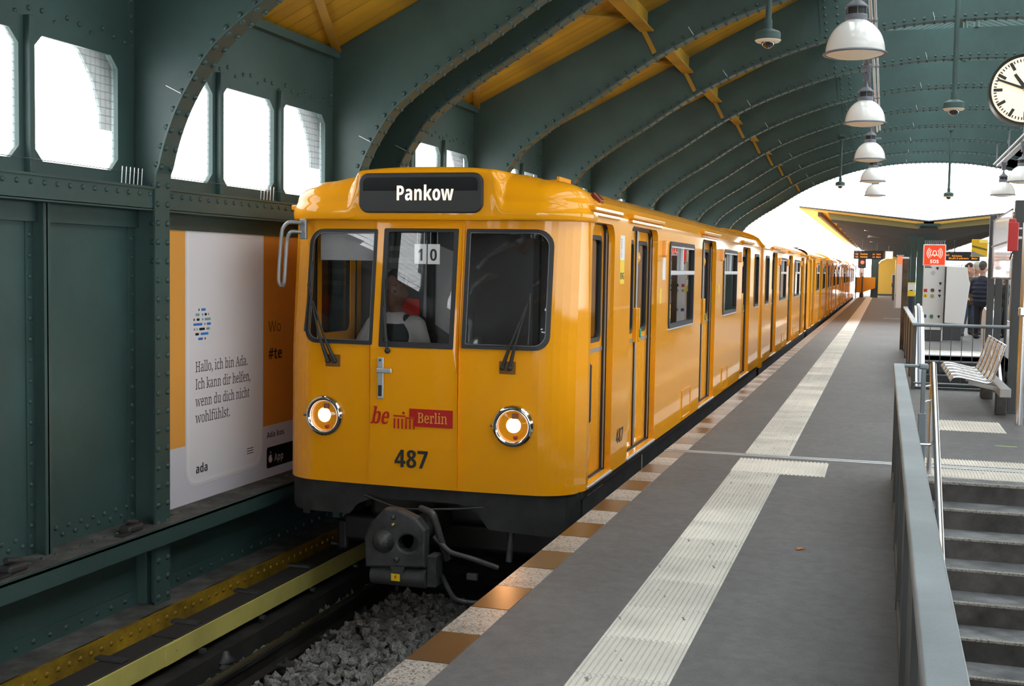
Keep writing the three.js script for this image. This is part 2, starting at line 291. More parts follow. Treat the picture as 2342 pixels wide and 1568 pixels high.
// ---------- the hall: side walls ----------
const wallLeft = struct('wall_left');
const paneGeoW = {};
let windowNo = 0;
for (let i = 0; i + 1 < RIBZ.length; i++) {
  const z0 = RIBZ[i], z1 = RIBZ[i + 1], gap = i === 9, riv = [], rivY = [];
  const near = i >= 6 && i <= 11;
  if (gap) { part('wall_panel', [extX(rect(z1, -1.15, z0, 3.5), [], -4.82, -4.8)], m.wall, wallLeft); continue; }
  // upper band with three chamfered openings
  const holes = [], panes = [], w = 0.83;
  const starts = [z0 - 0.12 - w, z0 - 0.12 - 2 * w - 0.105, z0 - 0.12 - 3 * w - 0.21];
  for (const s of starts) { holes.push(oct(s, 2.165, s + w, 2.92, 0.075)); panes.push(s); }
  part('wall_panel', [extX(rect(z1, 2.06, z0, 3.5), holes, -4.83, -4.79)], m.wall, wallLeft);
  const wn = struct('window_' + (++windowNo), wallLeft);
  part('window_frame', [extX(rect(z1 + 0.04, 2.1, z0 - 0.04, 3.0), starts.map((s) => oct(s + 0.012, 2.177, s + w - 0.012, 2.908, 0.075)), -4.8, -4.775),
    ...[0, 1].map((k) => rbox(-4.79, -4.73, 2.1, 3.0, starts[k] - 0.075, starts[k] - 0.03, 0.006))], m.wall, wn);
  for (const s of panes) {
    if (!paneGeoW.p) paneGeoW.p = ready([extX(rect(-0.42, 2.14, 0.42, 2.94), [], -0.003, 0.003)]);
    part('pane', paneGeoW.p, m.frosted, wn).position.set(-4.815, 0, s + w / 2);
  }
  // curved bracket outside the last pane
  part('outer_bracket', [extX([[z1 + 0.02, 3.1], [z1 + 0.02, 2.45], [z1 + 0.2, 2.45], [z1 + 0.2, 2.55], [z1 + 0.28, 2.75], [z1 + 0.42, 2.92], [z1 + 0.62, 3.02], [z1 + 0.62, 3.1]], [], -4.93, -4.91)], m.wall, wallLeft);
  // riveted beam under the windows
  part('beam', [box(-4.62, -4.6, 1.94, 2.08, z1 + 0.085, z0 - 0.085), box(-4.8, -4.585, 2.07, 2.085, z1 + 0.085, z0 - 0.085), box(-4.8, -4.6, 1.93, 1.945, z1 + 0.085, z0 - 0.085), box(-4.8, -4.76, 1.82, 1.93, z1, z0)], m.wall, wallLeft);
  for (let z = z0 - 0.14; z > z1 + 0.1; z -= 0.115) riv.push([-4.6, 2.035, z, 1, 0, 0]);
  for (let z = z0 - 0.14; z > z1 + 0.1; z -= 0.115) riv.push([-4.79, 3.04 + 0.03 * Math.sin(z * 90), z, 1, 0, 0]);
  // lower skin with T stiffeners
  part('wall_panel', [box(-4.82, -4.8, -0.2, 2.06, z1, z0)], m.wall, wallLeft);
  if (i !== 8) for (const k of [1, 2]) { const z = z0 - (z0 - z1) * k / 3; part('stiffener', [box(-4.8, -4.7, -0.18, 1.94, z - 0.006, z + 0.006), box(-4.71, -4.7, -0.18, 1.94, z - 0.03, z + 0.03), box(-4.8, -4.79, -0.18, 1.94, z + 0.006, z + 0.075)], m.wall, wallLeft); if (near) for (let y = -0.1; y < 1.9; y += 0.123) riv.push([-4.79, y, z + 0.045, 1, 0, 0]); }
  part('stiffener', [box(-4.8, -4.788, -0.18, 1.94, z1 + 0.011, z1 + 0.09), box(-4.8, -4.788, 2.06, 3.45, z1 + 0.011, z1 + 0.09), box(-4.8, -4.788, 2.06, 3.45, z0 - 0.09, z0 - 0.011)], m.wall, wallLeft);
  if (near) { for (let y = -0.1; y < 1.9; y += 0.123) riv.push([-4.788, y, z1 + 0.05, 1, 0, 0]); for (let y = 2.2; y < 3.4; y += 0.1) riv.push([-4.788, y, z1 + 0.05, 1, 0, 0]);
    for (let z = z0 - 0.1; z > z1 + 0.1; z -= 0.12) { riv.push([-4.8, -0.09, z, 1, 0, 0]); riv.push([-4.8, -0.04, z - 0.06, 1, 0, 0]); riv.push([-4.66, -0.155, z, 0, 1, 0]); } }
  // ledge, lower girder, bottom flange
  part('ledge', [box(-4.82, -4.5, -0.175, -0.155, z1, z0), box(-4.515, -4.5, -0.275, -0.16, z1, z0)], m.lower, wallLeft);
  part('ledge_dust', [box(-4.8, -4.52, -0.156, -0.152, z1, z0)], m.dust, wallLeft);
  part('wall_panel', [box(-4.76, -4.74, -1.15, -0.17, z1, z0), box(-4.74, -4.73, -0.7, -0.6, z1, z0)], m.lower, wallLeft);
  part('bottom_flange', [box(-4.74, -4.5, -0.72, -0.7, z1, z0)], m.dust, wallLeft);
  part('pillar', [rbox(-4.74, -4.66, -0.7, -0.17, z1 - 0.08, z1 + 0.08, 0.004), box(-4.66, -4.6, -0.7, -0.17, z1 - 0.006, z1 + 0.006), box(-4.61, -4.6, -0.7, -0.17, z1 - 0.05, z1 + 0.05)], m.lower, wallLeft);
  if (near) for (let z = z0 - 0.1; z > z1 + 0.1; z -= 0.15) riv.push([-4.73, -0.65, z, 1, 0, 0]);
  if (near) for (let z = z0 - 0.1; z > z1; z -= 0.1) rivY.push([-4.48, -0.755, z, 1, 0, 0]);
  if (near) for (let y = -0.6; y < -0.2; y += 0.13) for (const s of [-0.03, 0.03]) riv.push([-4.6, y, z1 + s, 1, 0, 0]);
  part('yellow_band', [box(-4.51, -4.48, -0.83, -0.7, z1, z0), box(-4.5, -4.45, -0.86, -0.83, z1, z0)], m.yellowBand, wallLeft);
  if (riv.length && i < 13) { rivets(riv, m.wall, wallLeft, 0.017); rivets(rivY, m.yellowBand, wallLeft, 0.016); }
}
{ // the wall across the tracks, out of the frame: tall glazing that lights the train from the right
  const wr = struct('wall_right'), X = 2 * HC - EAVE;
  for (let i = 0; i + 1 < RIBZ.length; i++) {
    const z0 = RIBZ[i], z1 = RIBZ[i + 1];
    part('wall_panel', [box(X, X + 0.02, -1.15, 0.8, z1, z0), box(X, X + 0.02, 3.2, 3.5, z1, z0)], m.wall, wr);
    if (i === 9) { part('wall_panel', [box(X, X + 0.02, 0.8, 3.2, z1, z0)], m.wall, wr); continue; }
    const wn = struct('window_' + (++windowNo), wr), w = (z0 - z1) / 3;
    part('window_frame', [0, 1, 2].map((k) => extX(rect(z1 + k * w, 0.8, z1 + (k + 1) * w, 3.2), [oct(z1 + k * w + 0.06, 0.86, z1 + (k + 1) * w - 0.06, 3.14, 0.06)], X - 0.04, X)), m.wall, wn);
    for (let k = 0; k < 3; k++) part('pane', [box(X - 0.022, X - 0.016, 0.84, 3.16, z1 + k * w + 0.05, z1 + (k + 1) * w - 0.05)], m.frosted, wn);
  }
}

// ---------- platform ----------
const PX0 = -1.815, PX1 = 4.215, ZEND = -96;
const floor = struct('floor');
const well = [[0.2, 9.82], [2.5, 9.82], [2.5, 0.6], [0.2, 0.6]], well2 = [[0.48, 17.75], [2.3, 17.75], [2.3, 25.9], [0.48, 25.9]];
{
  const slab = (x0, x1, za, zb, holes) => { const g = ext([[x0, -za], [x1, -za], [x1, -zb], [x0, -zb]], holes, 0.25); g.rotateX(-Math.PI / 2); return T(g, 0, -0.25, 0); };
  part('slab', [slab(-1.625, 4.02, 18, -10.52, [well]), slab(-1.625, 4.02, -10.6, -40, [well2]), slab(-1.625, 4.02, -40, ZEND, [])], m.asphalt, floor);
  part('slab_edge', [box(PX0, -1.62, -0.26, -0.05, ZEND, 18), box(4.02, PX1, -0.26, -0.05, ZEND, 18), box(-1.66, -1.6, -1.2, -0.25, ZEND, 18), box(4.0, 4.06, -1.2, -0.25, ZEND, 18), box(-1.82, 4.2, -0.06, -0.03, -10.6, -10.52)], m.concrete, floor);
  part('joint_profile', [rbox(PX0, 0.2, -0.02, 0.006, -10.525, -10.51, 0.004), rbox(PX0, 4.0, -0.02, 0.006, -10.61, -10.595, 0.004), rbox(0.2, 4.0, -0.02, 0.006, -10.525, -10.51, 0.004), box(PX0, 4.0, -0.03, -0.012, -10.6, -10.52)], m.alu, floor);
  // edge tiles, white and brown by turns, 0.405 m long
  const tg = ready([rbox(PX0, -1.627, -0.05, 0, -0.2005, 0.2005, 0.003, 1)]);
  const bri = mat([0.6, 0.58, 0.56], { map: tSpeck, roughness: 0.38 });
  const tile = (z, k) => { const q = part('edge_tile', tg, k ? (hash(Math.round(z * 10), 1, 5) > 0.5 ? bri : m.tileWhite) : m.tileBrown[Math.floor(hash(Math.round(z * 10), 2, 5) * 2.99)], floor); q.position.z = z; };
  for (let k = -6; k < 15; k++) tile(-4.487 - 0.2025 - 0.405 * k, Math.abs(k) % 2);
  for (let k = 0; k < 66; k++) tile(-10.6 - 0.2025 - 0.405 * k, (k + 1) % 2);
  const lots = [[], []]; for (let k = 66; k < 190; k++) lots[(k + 1) % 2].push(tg.clone().translate(0, 0, -10.6 - 0.2025 - 0.405 * k));
  part('far_tiles', lots[0], m.tileBrown[0], floor, { kind: 'stuff' }); part('far_tiles', lots[1], m.tileWhite, floor, { kind: 'stuff' });
  // ribbed tactile plates
  const ridge = (x0, x1, n, len, h) => { const p = [[x0, -0.02]], w = (x1 - x0) / n; for (let i = 0; i < n; i++) { const x = x0 + i * w; p.push([x, 0], [x + w * 0.1, h], [x + w * 0.5, h], [x + w * 0.6, 0]); } p.push([x1, 0], [x1, -0.02]); return T(ext(p, [], len), 0, 0, -len / 2); };
  const planUV = (g, ox, oz) => { const q = flat(g), p = q.attributes.position, uv = new Float32Array(p.count * 2); for (let i = 0; i < p.count; i++) { uv[i * 2] = p.getX(i) + ox; uv[i * 2 + 1] = p.getZ(i) + oz; } q.setAttribute('uv', new THREE.BufferAttribute(uv, 2)); q.userData.joined = true; return q; };
  const pgs = [0, 1, 2, 3, 4].map((k) => planUV(ridge(-1.12, -0.742, 15, 0.505, 0.009), k * 0.43, k * 0.77));
  const tm = [m.tactile, ...[0.9, 1.06].map((k) => { const q = m.tactile.clone(); q.color.multiplyScalar(k); return q; })];
  const plate = (z, i) => { const q = part('tactile_plate', pgs[Math.floor(hash(i, 8, 7) * 4.99)], tm[Math.floor(hash(i, 5, 7) * 2.99)], floor); q.position.set(0, 0.001, z); };
  for (let k = -4; k < 10; k++) plate(-4.54 - 0.255 - 0.51 * k, k + 9);
  for (let k = 0; k < 46; k++) plate(-10.61 - 0.255 - 0.51 * k, k + 30);
  const far = []; for (let k = 46; k < 140; k++) far.push(box(-1.12, -0.742, -0.02, 0.005, -10.61 - 0.51 * k, -10.61 - 0.51 * k - 0.505));
  part('far_plates', far, m.tactile, floor, { kind: 'stuff' });
  const field = (x0, x1, za, zb, n) => { const g = ridge(x0, x1, n, za - zb, 0.006); return T(g, 0, 0.001, (za + zb) / 2); };
  part('attention_field', [field(-1.13, -0.397, -9.64, -10.35, 24)], m.tactile, floor);
  part('attention_field', [field(0.5, 1.23, -13.05, -13.95, 22)], m.tactile, floor);
  const cross = (za, zb) => { const g = ridge(za, zb, Math.round((zb - za) / 0.025), 2.2, 0.006); g.rotateY(Math.PI / 2); return T(g, 1.4, 0.001, 0); };
  part('attention_field', [field(0.26, 2.5, -10.0, -10.45, 90), field(0.26, 2.5, -10.68, -11.0, 90)], m.tactile, floor);
  part('attention_field', [field(0.7, 2.2, -25.2 - 0.85, -25.2 - 1.5, 60)], m.tactile, floor);
  part('painted_line', [box(-0.02, 0.6, -0.01, 0.004, -44.45, -44.6)], m.white, floor);
  part('chalk_mark', [box(1.04, 1.23, -0.01, 0.003, -12.055, -12.07)], mat([0.5, 0.7, 0.3]), floor);
}
// stairwell
{
  const st = struct('staircase');
  const n = 26, run = 0.32, rise = 0.15, z0 = -9.8;
  part('step', [box(0.2, 2.5, -0.02, 0.0, z0 + 0.001, z0 - 0.32)], m.stairTop, st).position.y = 0.001;
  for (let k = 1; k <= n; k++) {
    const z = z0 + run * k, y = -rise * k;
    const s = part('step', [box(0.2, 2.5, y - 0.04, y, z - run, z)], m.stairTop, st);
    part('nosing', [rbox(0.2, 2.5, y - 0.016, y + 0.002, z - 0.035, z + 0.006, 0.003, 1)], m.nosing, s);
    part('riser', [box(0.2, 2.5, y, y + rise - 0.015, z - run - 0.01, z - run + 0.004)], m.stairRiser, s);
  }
  part('nosing', [rbox(0.2, 2.5, -0.018, 0.003, z0 - 0.035, z0 + 0.006, 0.003, 1)], m.nosing, st);
  part('well_wall', [box(0.14, 0.2, -4.4, 0, -9.82, 0.6), box(2.5, 2.56, -4.4, 0, -9.82, 0.6), box(0.14, 2.56, -4.4, 0, 0.6, 0.66), box(0.14, 2.56, -4.5, -4.1, -9.9, 0.66)], m.concrete, st);
}

// ---------- track bed ----------
{
  const bed = struct('track_bed');
  part('bed', [box(-4.8, -1.6, -1.45, -1.2, ZEND, 18), box(4.0, 7.25, -1.45, -1.2, ZEND, 18)], m.dust, bed);
  part('trough', [box(-4.5, -4.12, -1.2, -0.98, ZEND, 18), box(-4.46, -4.4, -0.98, -0.9, ZEND, 18), box(-4.38, -4.33, -0.98, -0.9, ZEND, 18)], mat([0.035, 0.032, 0.03], { map: tDirt, roughness: 0.9 }), bed);
  const base = ready([T(new THREE.PlaneGeometry(2.8, 12, 140, 500).rotateX(-Math.PI / 2), -3.1, -1.16, -1)]);
  const p = base.attributes.position;
  for (let i = 0; i < p.count; i++) p.setY(i, -1.17 + 0.035 * fbm(p.getX(i) / 4 + 3, p.getZ(i) / 4 + 5, 30, 3, 71));
  base.computeVertexNormals();
  part('ballast_base', base, m.dust, bed);
  const stoneGeo = []; for (let k = 0; k < 10; k++) {
    const g = new THREE.IcosahedronGeometry(1, 0), q = g.attributes.position, v = V(), at = {};
    for (let i = 0; i < q.count; i++) { v.fromBufferAttribute(q, i); const key = [v.x, v.y, v.z].map((c) => c.toFixed(2)).join(); at[key] ??= [rr_(0.62, 1.25), rr_(-0.2, 0.2), rr_(-0.2, 0.2), rr_(-0.2, 0.2)]; const [h, a, b, c] = at[key]; q.setXYZ(i, (v.x * h + a) * 1.2, (v.y * h + b) * 0.75, (v.z * h + c) * 0.95); }
    g.computeVertexNormals(); stoneGeo.push(ready([g]));
  }
  const sm = [[0.36, 0.35, 0.34], [0.27, 0.26, 0.25], [0.46, 0.44, 0.42]].map((c) => mat(c, { map: tDirt, roughness: 0.9 }));
  const lots = stoneGeo.map(() => []);
  const used = [];
  let big = 0;
  const place = [];
  for (let k = 0; k < 6500; k++) { const x = rr_(-4.15, -1.7), z = rr_(-9.2, -3.6); if (Math.abs(x + 3.87) < 0.07 || Math.abs(x + 2.43) < 0.07) continue; place.push([x, z, rr_(0.018, 0.046), k]); }
  place.sort((a, b) => b[2] / (0.8 - b[1]) - a[2] / (0.8 - a[1]));
  for (const [x, z, s, k] of place) {
    const y = -1.14 + rr_(-0.012, 0.02), rot = [rr_(0, 18), rr_(0, 18), rr_(0, 18)];
    const d = new THREE.Object3D(); d.position.set(x, y, z); d.rotation.set(...rot); d.scale.setScalar(s * 1.15);
    const inView = x > -4.2 && x < -2.0 - 0.1 && z < -5.1 && z > -7.6 && x > -3.8;
    if (inView && big < 300) { const q = part('ballast_stone', stoneGeo[k % 10], sm[k % 3], bed); q.position.copy(d.position); q.rotation.copy(d.rotation); q.scale.copy(d.scale); big++; }
    else { d.updateMatrix(); lots[k % 10].push(d.matrix.clone()); }
  }
  lots.forEach((l, i) => { const q = new THREE.InstancedMesh(stoneGeo[i], sm[i % 3], l.length); l.forEach((mt, k) => q.setMatrixAt(k, mt)); q.name = 'ballast_stones'; q.userData.kind = 'stuff'; bed.add(q); });
  const rp = [[-0.065, 0], [0.065, 0], [0.065, 0.012], [0.012, 0.03], [0.012, 0.1], [0.034, 0.112], [0.034, 0.14], [0.028, 0.146], [-0.028, 0.146], [-0.034, 0.14], [-0.034, 0.112], [-0.012, 0.1], [-0.012, 0.03], [-0.065, 0.012]];
  for (const [x, l] of [[-3.87, 'left running rail in the ballast beside the yellow cover board'], [-2.43, 'right running rail in the ballast under the platform edge']]) {
    const r = thing('track_rail', l, 'rail', [x, -1.116, 0]);
    part('rail', [T(ext(rp, [], 18 - ZEND), 0, 0, ZEND)], mat([0.055, 0.05, 0.047], { map: tDirt, roughness: 0.6, metalness: 0.5 }), r);
    part('running_surface', [box(-0.024, 0.024, 0.144, 0.148, ZEND, 18)], mat([0.3, 0.3, 0.3], { roughness: 0.3, metalness: 1 }), r);
    const clips = []; for (let z = -2; z > -12; z -= 0.65) clips.push(rbox(-0.13, 0.13, -0.005, 0.02, z - 0.06, z + 0.06, 0.005), rod(V(0.085, 0, z), V(0.085, 0.06, z), 0.014, 18), rod(V(-0.085, 0, z), V(-0.085, 0.06, z), 0.014, 18));
    part('rail_clips', clips, m.castIron, r, { kind: 'stuff' });
  }
  const c = thing('third_rail', 'pale yellow third rail cover board running along the dark green wall', 'third rail', [0, 0, 0]);
  for (let z = 4; z > -38; z -= 3.5) {
    part('cover_board', [rbox(-4.215, -4.185, -0.915, -0.775, z - 3.495, z, 0.008)], m.cover, c);
    part('top_board', [rbox(-4.37, -4.19, -0.79, -0.765, z - 3.49, z - 0.005, 0.005)], mat([0.03, 0.028, 0.027], { roughness: 0.7 }), c);
  }
  part('joint_plate', [rbox(-4.187, -4.178, -0.91, -0.78, -6.55, -6.38, 0.003), rod(V(-4.18, -0.84, -6.5), V(-4.172, -0.84, -6.5), 0.008, 8)], m.cover, c);
  const sp = []; for (let z = -2; z > -14; z -= 0.8) { sp.push(rbox(-4.4, -4.2, -0.765, -0.745, z - 0.03, z + 0.03, 0.004), rbox(-4.2, -4.16, -0.945, -0.92, z - 0.02, z + 0.02, 0.003)); }
  part('clamps', sp, m.castIron, c, { kind: 'stuff' });
  part('conductor', [box(-4.33, -4.25, -0.95, -0.88, -38, 18)], m.castIron, c);
  for (const z of [-6.98, -12.2]) part('insulator', [T(lathe([[0.03, 0], [0.09, 0.01], [0.05, 0.03], [0.08, 0.04], [0.045, 0.06], [0.07, 0.07], [0.04, 0.1], [0.02, 0.14]], 16), -4.12, -1.12, z)], m.castIron, c);
}

// ---------- the train ----------
const TX = -3.16, TZ = -8.02, HW = 1.15, CARL = 12.75, PITCH = 13.15;
const RC = 0.33;                                          // corner radius in plan
function planZ(x) { const a = Math.abs(x); const f = -0.03 * (a / 0.82) ** 2; return a <= HW - RC ? f : -0.03 - RC + Math.sqrt(Math.max(0, RC * RC - (a - (HW - RC)) ** 2)); }
const lean = (y) => (y > 1.0 ? -(y - 1.0) * 0.11 : 0);
const faceZ = (x, y) => planZ(x) + lean(y);
function onFace(g, lift = 0) { const q = flat(g), p = q.attributes.position; for (let i = 0; i < p.count; i++) p.setZ(i, p.getZ(i) + faceZ(p.getX(i), p.getY(i)) + lift); q.computeVertexNormals(); return q; }
const roofTop = (x) => { const a = Math.min(1, Math.abs(x) / HW); return 2.0 + 0.3 * Math.pow(1 - Math.pow(a, 2.5), 0.55); };
const evalr = new Evaluator(); evalr.useGroups = false; evalr.attributes = ['position', 'normal', 'uv'];
function carve(solid, cutters) { let b = new Brush(solid); b.updateMatrixWorld(); for (const c of cutters) { const k = new Brush(c); k.updateMatrixWorld(); b = evalr.evaluate(b, k, SUBTRACTION); } return b.geometry; }
const dense = (pts, step = 0.03) => { const o = []; pts.forEach((p, i) => { const q = pts[(i + 1) % pts.length], n = Math.max(1, Math.ceil(Math.hypot(q[0] - p[0], q[1] - p[1]) / step)); for (let k = 0; k < n; k++) o.push([p[0] + (q[0] - p[0]) * k / n, p[1] + (q[1] - p[1]) * k / n]); }); return o; };
function ringGeo(out, inn, depth) { return ext(dense(out), [dense(inn)], depth); }
const WINS = [ { r: rect(-0.93, 1.02, -0.37, 1.86, [0.1, 0.012, 0.012, 0.12]), i: rect(-0.9, 1.05, -0.395, 1.835, [0.08, 0.008, 0.008, 0.1]) },
  { r: rect(-0.318, 1.01, 0.255, 1.865, 0.012), i: rect(-0.283, 1.05, 0.222, 1.84, 0.008) },
  { r: rect(0.315, 1.02, 0.945, 1.865, [0.012, 0.1, 0.12, 0.012]), i: rect(0.342, 1.05, 0.918, 1.84, [0.008, 0.08, 0.1, 0.008]) } ];

// openings along the side, in metres behind the front: [from, to]
const CABDOOR = [0.42, 1.17], DOORS = [[1.8, 3.02], [5.84, 7.06], [9.94, 11.06]], WIN = [[3.66, 5.2], [7.78, 9.22]], WINS3 = [[11.72, 12.3]];
function buildCar(o) {
  // front shell, cut for the three windows
  const outer = []; for (let x = HW; x >= -HW - 1e-6; x -= 0.0460) outer.push([Math.max(-HW, x), -planZ(Math.max(-HW, x))]);
  outer.unshift([HW, 0.42], [HW, 0.36]); outer[outer.length - 1] = [-HW, 0.33]; outer.push([-HW, 0.36], [-HW, 0.42]);
  const inn = outer.map(([x, q]) => [x * 0.955, q < 0.3 ? q + 0.05 : Math.max(q, 0.36)]).reverse(); inn[0][1] = 0.42; inn[inn.length - 1][1] = 0.42;
  let shell = ext([...outer, ...inn], [], 1.95, { steps: 8 }); shell.rotateX(-Math.PI / 2);
  const cut = WINS.map((w) => T(ext(w.r, [], 0.5), 0, 0, -0.4));
  shell = flat(carve(shell, cut));
  { const p = shell.attributes.position; for (let i = 0; i < p.count; i++) { const d = Math.max(0, 1 + p.getZ(i) / 0.42 * 1.0); p.setZ(i, p.getZ(i) + lean(p.getY(i)) * Math.min(1, d * 1.4)); } }
  part('front', [shell, ...[-0.388, 0.296].map((x) => onFace(box(x - 0.006, x + 0.006, 0, 1.93, -0.01, 0.002)))], m.train, o);
  const door = part('front_door', [onFace(ringGeo(rect(-0.382, 0.005, 0.29, 1.925, 0.01), rect(-0.318, 1.01, 0.255, 1.865, 0.01), 0.016), -0.002)], m.train, o);
  part('door_edge', [onFace(ext(dense(rect(0.288, 0.01, 0.3, 1.92)), [], 0.022)), onFace(ext(dense(rect(-0.392, 0.01, -0.38, 1.92)), [], 0.012))], m.train, door);
  // gaskets and panes
  WINS.forEach((w, i) => {
    const f = part('windscreen_gasket', [onFace(ringGeo(w.r, w.i, 0.03), -0.012)], m.rubber, o);
    part('windscreen', [onFace(ext(dense(w.i, 0.08), [], 0.006), -0.012)], m.glass, f);
    if (i !== 1) part('trim_strip', [onFace(ringGeo(w.i, w.i.map(([x, y]) => { const cx = i ? 0.63 : -0.65, cy = 1.445; return [cx + (x - cx) * 0.984, cy + (y - cy) * 0.989]; }), 0.005), 0.012)], m.lampGrey, f);
  });
  // hood with the destination display
  {
    // swept round the plan: along the front, round the corner, a little way along the side
    const HX = HW + 0.012, R0 = 0.36, plan = [];
    for (let k = 0; k <= 60; k++) { const x = (k / 60) * (HX - R0); plan.push([x, -0.02 * (x / 0.8) ** 2, 0, 1]); }
    for (let k = 1; k <= 22; k++) { const q = (k / 22) * Math.PI / 2; plan.push([HX - R0 + R0 * Math.sin(q), -0.02 - R0 + R0 * Math.cos(q), Math.sin(q), Math.cos(q)]); }
    plan.push([HX, -0.42, 1, 0], [HX, -0.46, 1, 0]);
    const all = [...plan.slice(1).reverse().map(([x, z, a, b]) => [-x, z, -a, b]), ...plan];
    const nu = all.length - 1, nv = 30, pos = [], idx = [], zf0 = 0.03 + lean(1.93) * 0.55;
    for (let i = 0; i <= nu; i++) {
      const [X, Z, nx, nz] = all[i], c = 1 - THREE.MathUtils.smoothstep(Math.abs(X), 0.5, 0.6);
      const R = 0.34 * (1 - c) + 0.08 * c, yv = 2.06 + c * 0.19, xin = Math.abs(X - nx * (R + 0.01));
      const yEnd = roofTop(Math.min(HW, xin)) + 0.006;
      for (let j = 0; j <= nv; j++) {
        const v = j / nv; let y, back;
        if (v < 0.1) { y = 1.925; back = 0.06 * (1 - v / 0.1); }
        else if (v < 0.4) { const q = (v - 0.1) / 0.3; y = 1.925 + (yv - 1.925) * q; back = (1 - c) * (0.022 * q * q - 0.012 * Math.sin(Math.PI * q)); }
        else if (v < 0.85) { const q = ((v - 0.4) / 0.45) * Math.PI / 2; y = yv + Math.max(0.02, yEnd - yv) * Math.sin(q); back = 0.022 * (1 - c) + R * (1 - Math.cos(q)); }
        else { const q = (v - 0.85) / 0.15; y = yEnd; back = 0.022 * (1 - c) + R; const zz = Z - nz * back; pos.push(X - nx * back, yEnd + (roofTop(Math.min(HW, Math.abs(X - nx * back))) + 0.004 - yEnd) * q, zf0 + zz + (-1.0 - zz) * q); continue; }
        pos.push(X - nx * back, y, zf0 + Z - nz * back);
      }
    }
    for (let i = 0; i < nu; i++) for (let j = 0; j < nv; j++) { const p = i * (nv + 1) + j; idx.push(p, p + nv + 1, p + 1, p + 1, p + nv + 1, p + nv + 2); }
    const g = new THREE.BufferGeometry(); g.setAttribute('position', new THREE.Float32BufferAttribute(pos, 3)); g.setIndex(idx); g.computeVertexNormals();
    const hood = part('hood', g, m.train, o);
    const z = zf0 - 0.008;
    const dsp = part('destination_display', [T(ext(rect(-0.478, 1.985, 0.44, 2.245, 0.06, 8), [], 0.02, { bevelEnabled: true, bevelSize: 0.012, bevelThickness: 0.01, bevelSegments: 3 }), 0, 0, z)], m.rubber, o);
    part('display_glass', [T(T(ext(rect(-0.455, 2.005, 0.417, 2.225, 0.045, 8), [], 0.003), 0, -2.115, 0).rotateX(0.07), 0, 2.115, z + 0.026)], mat([0.012, 0.012, 0.013], { roughness: 0.12 }), dsp);
    part('lettering', [T(text('Pankow', F_BOLD, 0.43, 0.112, 0.002), -0.19, 2.06, z + 0.036)], mat('#fff1d8', { emissive: new THREE.Color(1, 0.84, 0.6), emissiveIntensity: 0.42 }), dsp, { label: 'lit white lettering Pankow' });
  }
  // headlights
  for (const x of [-0.752, 0.702]) {
    const y = 0.485, z = faceZ(x, y);
    const turn = (g) => { g.rotateX(Math.PI / 2); g.rotateY(x > 0 ? 0.05 : -0.05); return T(g, x, y, z); };
    const h = part('headlight', [turn(lathe([[0.118, -0.01], [0.15, 0], [0.152, 0.015], [0.143, 0.034], [0.126, 0.042], [0.113, 0.034], [0.11, 0.016]], 48)), rod(V(x - 0.145, y, z + 0.02), V(x - 0.165, y, z + 0.02), 0.01, 8)], m.chrome, o);
    part('reflector', [turn(lathe([[0.012, -0.1], [0.06, -0.085], [0.095, -0.045], [0.113, 0.02]], 40))], mat([0.9, 0.72, 0.55], { roughness: 0.3, metalness: 0.6, emissive: new THREE.Color(1, 0.55, 0.3), emissiveIntensity: 0.2 }), h);
    part('lamp_bulb', [T(new THREE.SphereGeometry(0.085, 28, 18), x - 0.004, y + 0.004, z - 0.066)], mat('#fff3e0', { emissive: new THREE.Color(1, 0.8, 0.56), emissiveIntensity: 1.6 }), h);
    part('small_bulb', [T(new THREE.SphereGeometry(0.018, 12, 10), x + 0.02, y - 0.078, z + 0.012)], mat([0.4, 0.05, 0.02], { roughness: 0.3 }), h);
    part('bulb_cap', [T(rbox(-0.022, 0.022, -0.02, 0.02, -0.02, 0.01, 0.006), x + 0.012, y + 0.072, z + 0.005)], mat([0.3, 0.12, 0.06]), h);
    part('lens', [turn(lathe([[0.001, 0.052], [0.05, 0.048], [0.09, 0.036], [0.112, 0.022]], 32))], m.glass, h);
  }
  // door handle, number, logo
  const dz = 0.016;
  part('front_handle', [T(rbox(-0.318, -0.27, 0.635, 0.935, 0, 0.012, 0.005), 0, 0, dz), T(rbox(-0.31, -0.19, 0.825, 0.86, 0.035, 0.055, 0.008), 0, 0, dz), rod(V(-0.295, 0.843, dz), V(-0.295, 0.843, dz + 0.045), 0.012, 10)], m.alu, o);
  part('keyhole', [T(rbox(-0.308, -0.281, 0.655, 0.735, 0.01, 0.018, 0.01), 0, 0, dz)], m.ink, o); part('handle_screw', [rod(V(-0.295, 0.915, dz + 0.01), V(-0.295, 0.915, dz + 0.016), 0.008, 8)], m.ink, o);
  part('car_number', [T(text('487', F_BOLD, 0.255, 0.13, 0.002), -0.18, 0.145, dz)], m.ink, o, { label: 'black number 487' });
  const red = mat([0.5, 0.014, 0.012], { roughness: 0.35 });
  const be = text('be', F_SERIFB, 0.135, 0.128, 0.002); be.applyMatrix4(new THREE.Matrix4().makeShear(0, 0, 0.2, 0, 0, 0)); 
  const gate = [box(-0.192, -0.1, 0.512, 0.522, 0, 0.002), box(-0.1, -0.03, 0.5, 0.51, 0, 0.0021), T(new THREE.CylinderGeometry(0.01, 0.01, 0.002, 14).rotateX(Math.PI / 2), -0.115, 0.54, 0.001)];
  for (let k = 0; k < 6; k++) gate.push(box(-0.19 + k * 0.03, -0.178 + k * 0.03, 0.425, 0.497, 0, 0.002));
